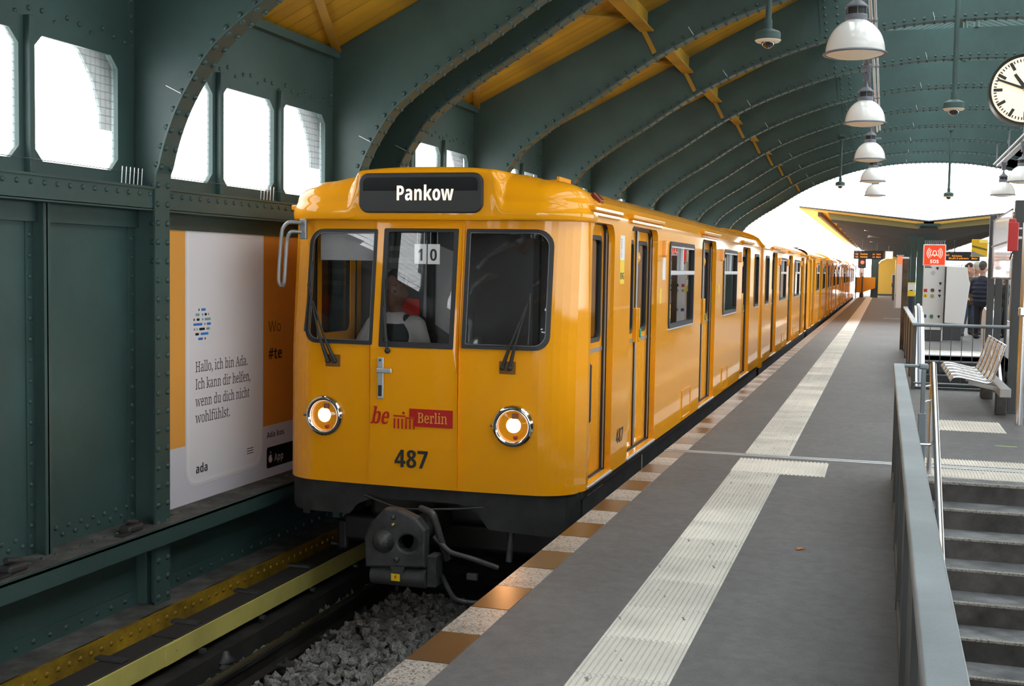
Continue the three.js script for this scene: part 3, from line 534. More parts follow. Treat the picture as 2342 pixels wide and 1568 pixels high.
  part('slogan', [T(be, -0.372, 0.452, dz), ...gate.map((g) => T(g, 0, 0, dz)), T(ext([[-0.07, 0.575], [0.262, 0.575], [0.262, 0.447], [-0.035, 0.447], [-0.035, 0.497], [-0.03, 0.497], [-0.03, 0.513], [-0.07, 0.513]], [], 0.0015), 0, 0, dz)], red, o, { label: 'red slogan with gate emblem' });
  part('slogan_word', [T(text('Berlin', F_SERIF, 0.225, 0.078, 0.001), -0.005, 0.475, dz + 0.0015)], mat([0.8, 0.42, 0.05], { roughness: 0.4 }), o);
  // wipers
  const wiper = (x, y, tops, holder) => {
    const z = faceZ(x, y) + 0.02;
    const w = part('wiper', [rbox(x - 0.06, x + 0.06, y - 0.045, y + 0.045, z - 0.03, z - 0.012, 0.006)], mat([0.2, 0.09, 0.02], { roughness: 0.8 }), o, { label: 'rusty wiper mount' });
    const arms = []; tops.forEach(([tx, ty], k) => { const bx = x - 0.03 + k * 0.055; arms.push(rod(V(bx, y, z + 0.01), V(bx + (tx - bx) * 0.35, y + (ty - y) * 0.35, z + 0.02), 0.016, 8, 0.011), rod(V(bx + (tx - bx) * 0.35, y + (ty - y) * 0.35, z + 0.02), V(tx, ty, faceZ(tx, ty) + 0.03), 0.007, 6), T(new THREE.SphereGeometry(0.02, 10, 8), bx, y, z + 0.01)); });
    part('arm', arms, m.rubber, w); part('blade', holder.map(([a, b, c, d]) => rod(V(a, b, faceZ(a, b) + 0.022), V(c, d, faceZ(c, d) + 0.022), 0.008, 6)), m.rubber, w);
  };
  wiper(-0.69, 0.895, [[-0.92, 1.45], [-0.87, 1.33]], [[-0.93, 1.1, -0.9, 1.62]]);
  wiper(0.652, 0.895, [[0.79, 1.35], [0.78, 1.33]], [[0.8, 1.06, 0.8, 1.42]]);
  part('wiper', [rod(V(-0.245, 0.985, faceZ(-0.2, 1) + 0.03), V(-0.3, 1.5, faceZ(-0.3, 1.5) + 0.03), 0.009, 8), rod(V(-0.25, 1.05, faceZ(-0.25, 1.05) + 0.035), V(-0.29, 1.3, faceZ(-0.29, 1.3) + 0.035), 0.014, 8, 0.008), T(new THREE.SphereGeometry(0.022, 12, 8), -0.24, 0.985, faceZ(-0.24, 0.985) + 0.03)], m.rubber, o);
  // mirror loop on the left corner
  part('mirror_bracket', [pipe([V(-0.98, 1.9, -0.06), V(-1.06, 1.9, -0.02), V(-1.1, 1.84, 0), V(-1.12, 1.6, 0), V(-1.125, 1.47, 0), V(-1.1, 1.43, 0), V(-1.075, 1.47, 0.01), V(-1.05, 1.76, 0.02), V(-1.02, 1.83, 0.02), V(-0.96, 1.83, -0.03)], 0.014, 8, 60), rbox(-1.0, -0.945, 1.78, 1.93, -0.11, -0.075, 0.008)], m.greyMetal, o);
  // roof and body ends
  const prof = []; for (let i = 0; i <= 36; i++) { const x = -HW + 2 * HW * i / 36; prof.push([x, roofTop(x)]); }
  const innerProf = prof.map(([x, y]) => [x * 0.95, Math.max(1.95, y - 0.06)]).reverse();
  part('roof', [T(ext([[-HW, 1.96], ...prof, [HW, 1.96], [HW * 0.95, 1.95], ...innerProf, [-HW * 0.95, 1.95]], [], CARL - 0.42), 0, 0, -CARL)], m.train, o);
  part('ceiling_panel', [box(-1.08, 1.08, 1.96, 1.975, -CARL + 0.05, -1.4)], mat([0.6, 0.6, 0.58]), o);
  const vents = []; for (let k = 0; k < 7; k++) vents.push(rbox(-0.42, 0.42, roofTop(0.4) - 0.03, roofTop(0) + 0.035, -1.9 - k * 1.6 - 0.9, -1.9 - k * 1.6, 0.03));
  part('roof_vents', vents, m.train, o);
  part('roof_hatch', [rbox(0.15, 0.75, 2.2, 2.222, -1.35, -0.75, 0.005).rotateZ(0), box(0.2, 0.74, 2.2, 2.3, -1.36, -1.33), box(0.72, 0.74, 2.16, 2.3, -1.33, -1.0), box(0.2, 0.22, 2.2, 2.3, -1.33, -1.0)], m.train, o);
  part('flap_inside', [box(0.22, 0.72, 2.19, 2.285, -1.33, -1.322)], m.black, o);
  part('front_roof_flap', [rbox(-0.9, -0.62, 2.1, 2.23, -0.7, -0.6, 0.02)], m.greyMetal, o);
  part('end_wall', [box(-HW + 0.02, HW - 0.02, 0.02, 2.0, -CARL, -CARL + 0.04)], m.train, o);
  part('floor', [box(-HW + 0.02, HW - 0.02, -0.06, 0.0, -CARL, -0.3)], m.black, o);
  // side walls with openings, then doors and windows, the same on both sides
  const holes = [rect(CABDOOR[0], 0.03, CABDOOR[1], 1.935, [0, 0, 0.12, 0.12]), ...DOORS.map((d) => rect(d[0], 0.03, d[1], 1.955, [0, 0, 0.1, 0.1])), ...WIN.map((d) => rect(d[0], 1.03, d[1], 1.86, 0.07)), ...WINS3.map((d) => rect(d[0], 1.03, d[1], 1.86, 0.05))];
  const sideGeo = ready([ext([[0.36, 0.0], [CARL, 0.0], [CARL, 1.99], [0.36, 1.99]], holes, 0.05).rotateY(Math.PI / 2)]);   // lies in (z, y), thickness along x
  const shared = {};
  const G = (k, f) => (shared[k] ??= ready(f()));
  // reveal, seal, leaf, pane, bar and handle of one door of width w, around its middle, looking along +x
  const leafOut = (z0, z1) => rect(z0, 0.035, z1, 1.95, 0.02), leafHole = (z0, z1) => rect(z0 + 0.09, 1.06, z1 - 0.12, 1.83, 0.07);
  for (const s of [1, -1]) {
    const P = (name, g, mt, parent, z) => { const q = part(name, g, mt, parent); if (parent === o || parent.userData.host) q.position.set(s * 0, 0, 0); return q; };
    const side = part('side_wall', sideGeo, m.train, o); side.rotation.y = s > 0 ? 0 : Math.PI; side.position.set(s * (HW - 0.05), 0, s > 0 ? 0 : -0);
    if (s > 0) side.position.x = HW - 0.05;
    side.rotation.y = 0; side.scale.set(s, 1, 1);
    const place = (me, z) => { me.scale.x = s; me.position.set(s * HW, 0, -z); return me; };
    const doorAt = (d, cab) => {
      const w = d[1] - d[0], zc = (d[0] + d[1]) / 2, k = cab ? 'c' : 'd';
      const dr = place(part(cab ? 'cab_door' : 'door', G(k + 'leaf', () => {
        const L = cab ? [[-w / 2 + 0.02, w / 2 - 0.02]] : [[-w / 2 + 0.02, -0.02], [0.02, w / 2 - 0.02]];
        return L.map(([a, b]) => extX(leafOut(-b, -a), [rect(-b + 0.09, 1.06, -a - 0.09, 1.83, 0.07)], -0.115, -0.085));
      }), m.train, o), zc);
      part('door_pane', G(k + 'pane', () => { const L = cab ? [[-w / 2 + 0.1, w / 2 - 0.1]] : [[-w / 2 + 0.1, -0.1], [0.1, w / 2 - 0.1]]; return L.map(([a, b]) => extX(rect(-b, 1.05, -a, 1.84, 0.06), [], -0.104, -0.098)); }), m.tinted, dr);
      part('pane_gasket', G(k + 'gask', () => { const L = cab ? [[-w / 2 + 0.1, w / 2 - 0.1]] : [[-w / 2 + 0.1, -0.1], [0.1, w / 2 - 0.1]]; return L.map(([a, b]) => extX(rect(-b - 0.012, 1.04, -a + 0.012, 1.85, 0.07), [rect(-b + 0.022, 1.075, -a - 0.022, 1.815, 0.05)], -0.108, -0.078)); }), m.rubber, dr);
      part('door_seal', G(k + 'seal', () => [extX(rect(-w / 2, 0.03, w / 2, 1.95, [0, 0, 0.1, 0.1]), [rect(-w / 2 + 0.022, 0.036, w / 2 - 0.022, 1.93, [0, 0, 0.08, 0.08])], -0.12, -0.06), ...(cab ? [] : [box(-0.1, -0.075, 0.04, 1.94, -0.02, 0.02)])]), m.rubber, dr);
      part('guide_strip', G(k + 'band', () => [box(-0.09, -0.078, 0.965, 0.995, -w / 2 + 0.03, w / 2 - 0.03), ...(cab ? [] : [rod(V(-0.07, 0.05, -0.014), V(-0.07, 1.93, -0.014), 0.007, 6), rod(V(-0.07, 0.05, 0.014), V(-0.07, 1.93, 0.014), 0.007, 6)]), ...[-1, 1].map((q) => box(-0.065, -0.055, 0.04, 1.9, q * (w / 2 - 0.026), q * (w / 2 - 0.014)))]), m.greyMetal, dr);
      if (!cab) {
        part('door_handle', G('dh', () => [rbox(-0.09, -0.045, 0.96, 1.26, -0.075, -0.03, 0.008), rbox(-0.09, -0.045, 0.96, 1.26, 0.03, 0.075, 0.008)]), m.train, dr);
        part('door_button', G('db', () => [rbox(-0.05, -0.03, 1.0, 1.075, -0.07, -0.035, 0.012)]), mat([0.02, 0.3, 0.14], { roughness: 0.3 }), dr, { label: 'green opening button' });
        part('door_latch', G('dl', () => [T(new THREE.SphereGeometry(0.035, 12, 8).scale(0.6, 1.5, 1), -0.075, 1.7, -0.06)]), m.train, dr);
      } else {
        part('grab_rail', G('gr', () => [pipe([V(-0.09, 0.9, 0.2), V(-0.045, 0.89, 0.2), V(-0.045, 0.86, 0.2), V(-0.045, 0.5, 0.2), V(-0.045, 0.47, 0.2), V(-0.09, 0.46, 0.2)], 0.018, 8, 40, 0.1)]), m.rubber, dr);
      }
      const st = place(part('door_sill', G(k + 'sill', () => [rbox(-0.13, 0.012, 0.0, 0.026, -w / 2 - 0.02, w / 2 + 0.02, 0.008), box(-0.07, -0.066, 0.024, 0.029, -w / 2, w / 2), box(-0.035, -0.031, 0.024, 0.029, -w / 2, w / 2)]), m.alu, o), zc);
      place(part('rain_gutter', G(k + 'rain', () => [rbox(-0.02, 0.045, 2.005, 2.045, -w / 2 - 0.1, w / 2 + 0.1, 0.012), rbox(-0.02, 0.02, 1.975, 2.005, -w / 2 - 0.1, w / 2 + 0.06, 0.006)]), m.train, o), zc);
    };
    doorAt(CABDOOR, true); DOORS.forEach((d) => doorAt(d, false));
    [...WIN, ...WINS3].forEach((d, n) => {
      const w = d[1] - d[0], zc = (d[0] + d[1]) / 2, k = n < 2 ? 'W' + n : 'N', narrow = n === 2;
      const f = place(part('window', G(k + 'f', () => [extX(rect(-w / 2 - 0.015, 1.015, w / 2 + 0.015, 1.875, 0.07), [rect(-w / 2 + 0.03, 1.06, w / 2 - 0.03, 1.83, 0.05)], -0.035, 0.012)]), m.rubber, o), zc);
      part('window_pane', G(k + 'p', () => [extX(rect(-w / 2 + 0.02, 1.05, w / 2 - 0.02, 1.84, 0.04), [], -0.024, -0.018)]), m.tinted, f);
      part('window_trim', G(k + 't', () => [box(0.0, 0.016, 1.008, 1.022, -w / 2, w / 2), ...(narrow ? [] : [rbox(-0.02, 0.02, 1.545, 1.59, -w / 2 + 0.02, w / 2 - 0.02, 0.006), rbox(-0.02, 0.014, 1.59, 1.84, -0.016, 0.016, 0.005), box(-0.02, 0.012, 1.815, 1.835, -w / 2 + 0.03, w / 2 - 0.03)])]), m.alu, f);
    });
    for (const z of [3.3, 7.5, 9.55]) place(part('marker_lamp', G('ml', () => [rbox(-0.01, 0.04, 1.72, 1.87, -0.04, 0.04, 0.012)]), m.train, o), z);
    place(part('hatch', G('ha', () => [ringX(0.3, 0.02, 0.33), extX(rect(-0.26, 0.04, 0.26, 0.31, 0.008), [], 0.001, 0.004)]), m.train, o), 4.9);
    place(part('hatch', G('ha', () => []), m.train, o), 8.15);
    part('skirt', [box(s * (HW - 0.03), s * (HW - 0.09), -0.34, 0.0, -CARL, -0.4), box(s * (HW - 0.02), s * (HW - 0.03), -0.03, 0.0, -CARL, -0.4)], m.skirt, o);
    part('seat_row', [[3.1, 5.8], [7.1, 9.9], [11.1, 12.5]].map(([a, b]) => rbox(s * 0.62, s * 1.05, 0.0, 0.42, -b, -a, 0.03)).concat([[3.1, 5.8], [7.1, 9.9], [11.1, 12.5]].map(([a, b]) => rbox(s * 1.0, s * 1.08, 0.4, 0.95, -b, -a, 0.03))), mat([0.05, 0.06, 0.09]), o);
  }
  // stickers on the platform side
  const st = (name, z, y0, y1, w, c, label) => part(name, [box(HW - 0.001, HW + 0.0025, y0, y1, -z - w / 2, -z + w / 2)], c, o, { label });
  st('sticker', 1.45, 1.67, 1.865, 0.16, m.white, 'white notice sticker'); st('sticker', 1.45, 1.48, 1.67, 0.16, m.yellow, 'yellow operator sticker');
  part('sticker_print', [T(text('BVG', F_BOLD, 0.13, 0.055, 0.001).rotateY(Math.PI / 2), HW + 0.0025, 1.515, -1.385), T(text('Fahrgäste', F_SANS, 0.15, 0.02, 0.001).rotateZ(Math.PI / 2).rotateY(Math.PI / 2), HW + 0.0025, 1.69, -1.42)].map((g) => g), m.ink, o);
  st('sticker', 3.36, 1.5, 1.71, 0.16, m.white, 'white notice sticker'); st('sticker', 3.2, 1.28, 1.42, 0.1, m.yellow, 'small yellow sticker'); st('sticker', 3.72, 1.12, 1.26, 0.1, m.yellow, 'small yellow sticker');
  st('sticker', 7.35, 1.3, 1.42, 0.1, m.yellow, 'small yellow sticker');
  part('side_number', [T(text('487', F_BOLD, 0.27, 0.115, 0.001).rotateY(Math.PI / 2), HW + 0.001, 0.2, -1.36)], m.ink, o, { label: 'black number 487' });
  part('corner_lamp', [T(rbox(-0.045, 0.045, -0.045, 0.045, -0.07, 0.07, 0.012).rotateZ(0.75), 1.05, 2.11, -0.9)], mat([0.2, 0.035, 0.015], { roughness: 0.2 }), o, { label: 'red marker lamp' });
  part('skirt_print', [T(text('Rev: 08.01.2018', F_BOLD, 0.5, 0.035, 0.001).rotateY(Math.PI / 2), HW - 0.03, -0.075, -0.55), box(HW - 0.031, HW - 0.028, -0.3, -0.02, -2.64, -2.625)], m.white, o);
  // under the front: apron with an arched gap, buffer beam, wheels
  { const prof = [[-1.13, -0.19], [-1.05, -0.24], [-0.56, -0.235], [-0.5, -0.16], [-0.36, -0.1], [0.3, -0.1], [0.44, -0.16], [0.52, -0.27], [0.95, -0.295], [1.13, -0.29]], pos = [], idx = [], N = 120;
    const yb = (x) => { for (let k = 1; k < prof.length; k++) if (x <= prof[k][0]) { const a = prof[k - 1], b = prof[k]; return a[1] + (b[1] - a[1]) * (x - a[0]) / (b[0] - a[0]); } return -0.29; };
    for (let k = 0; k <= N; k++) { const x = -1.13 + 2.26 * k / N, z = planZ(x) - 0.03; pos.push(x, 0.005, z, x, yb(x), z, x, yb(x), z - 0.03, x, 0.005, z - 0.03); }
    for (let k = 0; k < N; k++) for (let a = 0; a < 3; a++) { const p = k * 4 + a, q = p + 4; idx.push(p, p + 1, q, q, p + 1, q + 1); }
    const g = new THREE.BufferGeometry(); g.setAttribute('position', new THREE.Float32BufferAttribute(pos, 3)); g.setIndex(idx); const f = g.toNonIndexed(); f.computeVertexNormals(); part('apron', [f], m.skirt, o); }
  const wheel = (x, z) => T(lathe([[0.02, -0.05], [0.3, -0.05], [0.3, 0.03], [0.325, 0.04], [0.325, 0.06], [0.1, 0.06], [0.02, 0.05]], 36).rotateZ(Math.PI / 2 * (x > 0 ? 1 : -1)), x, -0.63, z);
  part('bogie', [...[-1.3, -2.9, -9.6, -11.2].flatMap((z) => [wheel(0.75, z), wheel(-0.75, z), rod(V(-0.75, -0.64, z), V(0.75, -0.64, z), 0.06, 10)]), ...[-0.95, 0.95].flatMap((x) => [rbox(x - 0.05, x + 0.05, -0.7, -0.45, -3.5, -0.75, 0.03), rbox(x - 0.05, x + 0.05, -0.7, -0.45, -11.9, -8.9, 0.03)]), rbox(-0.95, 0.95, -0.62, -0.4, -0.95, -0.75, 0.04), rbox(-0.6, 0.6, -0.35, -0.06, -4, -0.5, 0.05), rbox(0.9, 1.0, -0.72, -0.3, -0.9, -0.5, 0.02)], m.black, o);
  const cp = part('coupler', [T(ext([[-0.24, -0.09], [0.2, -0.06], [0.2, 0.18], [0.14, 0.25], [0.0, 0.3], [-0.1, 0.3], [-0.2, 0.2], [-0.25, 0.1]].map(([x, y]) => [x * 0.95, y - 0.4]), [Array.from({ length: 20 }, (_, k) => [0.075 + 0.085 * Math.cos(-k / 20 * 6.283), -0.315 + 0.075 * Math.sin(-k / 20 * 6.283)])], 0.07, { bevelEnabled: true, bevelSize: 0.015, bevelThickness: 0.015, bevelSegments: 2 }), 0.0, 0, 0.3),
    T(lathe([[0.01, 0.09], [0.03, 0.085], [0.06, 0.055], [0.085, 0]], 24).rotateX(Math.PI / 2), -0.105, -0.315, 0.38), rbox(-0.14, -0.05, -0.335, -0.3, 0.4, 0.46, 0.008), rod(V(0, -0.3, 0.3), V(0, -0.3, -0.6), 0.09, 14), T(new THREE.SphereGeometry(0.02, 10, 8), 0.0, -0.43, 0.395), ext([[-0.06, -0.47], [0.06, -0.47], [0.03, -0.56], [-0.03, -0.56]], [], 0.05).translate(0, 0, 0.33), T(new THREE.SphereGeometry(0.018, 10, 8), -0.03, -0.14, 0.39)], m.castIron, o);
  part('coupler_cavity', [box(-0.01, 0.16, -0.4, -0.23, 0.26, 0.3)], m.black, cp);
  part('coupler_pin', [T(new THREE.SphereGeometry(0.014, 10, 8), -0.03, -0.19, 0.39)], mat([0.5, 0.36, 0.12], { metalness: 0.8, roughness: 0.3 }), cp, { label: 'brass pin' });
  const eb = part('contact_box', [rod(V(-0.21, -0.565, 0.31), V(0.2, -0.565, 0.31), 0.068, 24), rbox(0.2, 0.27, -0.62, -0.4, 0.2, 0.34, 0.01)], m.castIron, o);
  part('warning_label', [box(-0.045, 0.02, -0.585, -0.535, 0.378, 0.383)], m.yellow, eb, { label: 'yellow high-voltage label' });
  part('warning_sign', [T(ext([[0.012, 0.035], [0.0, 0.018], [0.008, 0.018], [0.002, 0.0], [0.02, 0.024], [0.011, 0.023], [0.018, 0.035]], [], 0.001), -0.022, -0.577, 0.383)], m.red, eb);
  part('hoses', [pipe([V(0.22, -0.28, 0.25), V(0.34, -0.38, 0.25), V(0.5, -0.43, 0.2), V(0.64, -0.5, 0.1)], 0.02, 8), pipe([V(0.28, -0.55, 0.25), V(0.36, -0.72, 0.2), V(0.5, -0.76, 0.1), V(0.62, -0.66, 0)], 0.018, 8), pipe([V(0.1, -0.1, 0.2), V(0.22, -0.12, 0.28), V(0.27, -0.3, 0.25), V(0.3, -0.45, 0.2)], 0.025, 8), pipe([V(-0.4, -0.07, 0.05), V(-0.1, -0.14, 0.08), V(0.3, -0.12, 0.05), V(0.5, -0.1, 0.02)], 0.008, 6), rod(V(0.68, -0.2, -0.1), V(0.66, -0.5, -0.1), 0.025, 8), rbox(0.42, 0.5, -0.6, -0.55, 0.1, 0.14, 0.01)], m.castIron, o);
}
function ringX(hw, y0, y1) { return extX(rect(-hw, y0, hw, y1, 0.01), [rect(-hw + 0.035, y0 + 0.025, hw - 0.035, y1 - 0.025, 0.008)], 0, 0.01); }
const car1 = thing('subway_car', 'leading yellow subway car with lit headlights, Pankow display and number 487', 'subway car', [TX, 0, TZ], 0, 'cars of the yellow train');
buildCar(car1);
// inside the cab: rear wall, desk, side boxes, number plates
{
  const grey = mat([0.1, 0.1, 0.105], { roughness: 0.6 }), pale = mat([0.42, 0.42, 0.43], { roughness: 0.6 });
  part('cab_wall', [box(-1.1, 1.1, 0.0, 1.97, -1.45, -1.41)], grey, car1);
  part('cab_panel', [ext([[0.0, 1.75], [0.35, 1.62], [0.33, 0.9], [-0.02, 1.12]], [], 0.02).translate(-0.5, 0.06, -1.40)], pale, car1);
  part('cab_notices', [0, 1, 2, 3].map((k) => box(-0.86, -0.58, 1.42 + k * 0.1, 1.46 + k * 0.1, -1.4, -1.397)), mat([0.25, 0.25, 0.25]), car1);
  part('red_tag', [ext([[0, 0], [0.17, -0.1], [0.17, 0.13], [0, 0.14]], [], 0.01).translate(-0.72, 1.19, -1.38)], mat([0.7, 0.03, 0.02], { roughness: 0.5 }), car1);
  part('driving_desk', [rbox(-1.05, 0.3, 0.55, 0.94, -0.62, -0.14, 0.04)], grey, car1);
  part('cab_pillar', [box(-0.46, -0.4, 0.9, 1.95, -1.35, -1.3), box(0.5, 0.55, 0.9, 1.95, -1.2, -1.15)], mat([0.03, 0.03, 0.03]), car1);
  part('cab_roof', [box(-1.05, 1.05, 1.93, 1.96, -1.45, -0.25)], pale, car1);
  part('sun_blind', [T(box(-0.86, -0.4, 1.63, 1.845, -0.012, 0), 0, 0, faceZ(-0.6, 1.7) - 0.06)], mat([0.28, 0.28, 0.29], { roughness: 0.7 }), car1);
  part('cab_seat', [rbox(-0.78, -0.34, 0.35, 1.05, -1.3, -1.22, 0.05)], mat([0.02, 0.02, 0.022]), car1);
  for (const [x, n, r] of [[-0.1, '1', 0.02], [0.002, '0', -0.02]]) {
    const z = faceZ(0, 1.7) - 0.05;
    const pl = part('run_number_plate', [rbox(x, x + 0.094, 1.61, 1.755, z, z + 0.005, 0.012)], m.white, car1, { label: 'white number plate ' + n });
    part('digit', [T(text(n, F_BOLD, n === '1' ? 0.035 : 0.052, 0.085, 0.001), x + (n === '1' ? 0.028 : 0.02), 1.635, z + 0.0055)], m.ink, pl);
    part('hook', [rod(V(x + 0.02, 1.75, z), V(x + 0.02, 1.85, z), 0.003, 6), rod(V(x + 0.074, 1.75, z), V(x + 0.074, 1.85, z), 0.003, 6)], m.greyMetal, pl);
  }
}
{
  const L = ['second yellow subway car, coupled behind the leading car with a yellow edge', 'third yellow subway car, partly hidden along the platform edge', 'fourth yellow subway car of the train, in the daylight beyond the hall', 'fifth yellow subway car, small and far along the platform', 'last yellow subway car at the far end of the platform'];
  const plain = car1.clone();   // the cars behind carry no lit front
  for (const c of [...plain.children]) if (/^(headlight|cab_|run_number|hoses|coupler|contact_box|red_tag|driving_desk|sun_blind|side_number|sticker|skirt_print|slogan|car_number)/.test(c.name) && c.name !== 'cab_door') plain.remove(c);
  for (let k = 1; k <= 5; k++) {
    const odd = k % 2, z = odd ? TZ - k * PITCH - CARL : TZ - k * PITCH;
    const c = copy(plain, 'subway_car', L[k - 1], [TX, 0, z], odd ? Math.PI : 0);
    if (odd) part('gangway_edge', [T(ext([[-HW - 0.03, -0.05], [-HW - 0.03, 1.98], ...Array.from({ length: 25 }, (_, i) => { const x = -1 + i / 12; return [x * (HW + 0.03), roofTop(x * HW) + 0.04]; }), [HW + 0.03, 1.98], [HW + 0.03, -0.05]], [], 0.26), 0, 0, -CARL - 0.33)], m.train, c);
  }
}
for (const x of [-0.752, 0.702]) { const s = new THREE.SpotLight(0xffb070, 0.35, 12, 0.55, 0.8, 2); s.position.set(TX + x, 0.485, TZ + 0.1); s.target.position.set(TX + x, 0.1, TZ + 5); s.castShadow = true; scene.add(s, s.target); }

// ---------- canvases for flat print ----------
function canvas(w, h, draw) {
  const c = document.createElement('canvas'); c.width = w; c.height = h; draw(c.getContext('2d'), w, h);
  const t = new THREE.CanvasTexture(c); t.colorSpace = THREE.SRGBColorSpace; return t;
}
const rrect = (x, a, b, w, h, r) => { x.beginPath(); x.moveTo(a + r, b); x.lineTo(a + w - r, b); x.quadraticCurveTo(a + w, b, a + w, b + r); x.lineTo(a + w, b + h - r); x.quadraticCurveTo(a + w, b + h, a + w - r, b + h); x.lineTo(a + r, b + h); x.quadraticCurveTo(a, b + h, a, b + h - r); x.lineTo(a, b + r); x.quadraticCurveTo(a, b, a + r, b); x.closePath(); };
function fitText(x, s, a, b, w, font) { x.font = font; const k = w / x.measureText(s).width; x.save(); x.translate(a, b); x.scale(k, 1); x.fillText(s, 0, 0); x.restore(); }
// a printed face of size w x h, its lower left corner at the origin, facing +z
const print = (w, h) => { const g = flat(new THREE.PlaneGeometry(w, h)); T(g, w / 2, h / 2, 0); g.userData.joined = true; return g; };

// ---------- poster on the wall ----------
{
  const W = 2.8, H = 2.08, S = 500;    // pixels per metre
  const t = canvas(1400, 1040, (x, w, h) => {
    const X = (z) => (-7.05 - z) * S, Y = (y) => (1.87 - y) * S;
    x.fillStyle = '#f0ac52'; x.fillRect(0, 0, w, h);
    x.fillStyle = '#ea9438'; x.fillRect(X(-8.66), 0, w, h);
    x.fillStyle = '#dcdce8'; x.fillRect(0, Y(0.235), w, h);
    const px = X(-7.55), pw = X(-8.67) - px, pb = Y(-0.08);
    rrect(x, px, -200, pw, pb + 200, 80); x.fillStyle = '#f2f2f8'; x.fill(); x.lineWidth = 9; x.strokeStyle = '#cfcfd9'; x.stroke(); x.lineWidth = 3; x.strokeStyle = '#ffffff'; x.stroke();
    rrect(x, px + 22, -200, pw - 44, pb + 178, 62); x.fillStyle = '#eeeef4'; x.fill();
    const lx = X(-7.65);
    // emblem of short bars
    const B = '#2f86e0', K = '#15151a', Gn = '#74ada6', R = '#b0606a', rows = [[[34, 8, K], [54, 32, B]], [[14, 28, Gn], [60, 8, B], [78, 16, K], [104, 6, R]], [[0, 8, K], [22, 20, K], [60, 8, B], [78, 44, Gn]], [[-2, 64, B], [76, 8, R], [94, 30, B]], [[2, 8, R], [20, 8, Gn], [40, 40, K], [90, 26, Gn]], [[12, 26, K], [50, 56, B]], [[32, 34, B], [78, 8, K]]];
    rows.forEach((r, i) => r.forEach(([a, w2, c]) => { x.fillStyle = c; rrect(x, lx + a * 0.95, Y(1.245) + i * 18.2, w2 * 0.95, 9, 4); x.fill(); }));
    x.fillStyle = '#1c1c20'; x.textBaseline = 'alphabetic';
    [['Hallo, ich bin Ada.', 0.86, 0.77], ['Ich kann dir helfen,', 0.91, 0.64], ['wenn du dich nicht', 0.89, 0.51], ['wohlfühlst.', 0.56, 0.385]].forEach(([s, wd, y]) => fitText(x, s, lx + 12, Y(y), wd * S * 0.88, '54px serif'));
    fitText(x, 'ada', lx + 14, Y(0.005), 84, '600 48px sans-serif');
    x.fillRect(X(-8.42), Y(0.09), 50, 3); x.fillRect(X(-8.42), Y(0.07), 50, 3); x.fillRect(X(-8.42), Y(0.05), 50, 3);
    x.fillStyle = '#5b3410'; fitText(x, 'Wo', X(-8.76), Y(1.02), 110, '62px sans-serif');
    x.fillStyle = '#22160c'; fitText(x, '#te', X(-8.76), Y(0.79), 120, '700 66px sans-serif');
    x.fillStyle = '#2a2a2e'; fitText(x, 'Ada kos', X(-8.74), Y(0.13), 150, '600 34px sans-serif');
    rrect(x, X(-8.74), Y(0.05), 240, 88, 12); x.fillStyle = '#101012'; x.fill();
    x.fillStyle = '#e8e8ec'; x.beginPath(); x.arc(X(-8.74) + 32, Y(0.05) + 50, 17, 0, 7); x.fill(); x.fillRect(X(-8.74) + 30, Y(0.05) + 18, 7, 12); x.fillStyle = '#101012'; x.beginPath(); x.arc(X(-8.74) + 50, Y(0.05) + 44, 7, 0, 7); x.fill();
    x.fillStyle = '#cfcfd4'; fitText(x, 'App', X(-8.74) + 64, Y(0.05) + 66, 80, '600 44px sans-serif');
  });
  const p = thing('poster', 'large orange and white advertising poster with a printed phone on the green wall', 'poster', [0, 0, 0]);
  part('board', [box(-4.795, -4.775, -0.16, 1.87, -9.85, -7.05)], m.white, p);
  const f = part('print', print(W, 2.03), mat('#ffffff', { map: t, roughness: 0.42 }), p); f.rotation.y = Math.PI / 2; f.position.set(-4.774, -0.16, -7.05);
  part('poster_frame', [box(-4.8, -4.77, 1.87, 1.885, -9.87, -7.03), box(-4.8, -4.77, -0.175, -0.16, -9.87, -7.03)], m.alu, p);
}

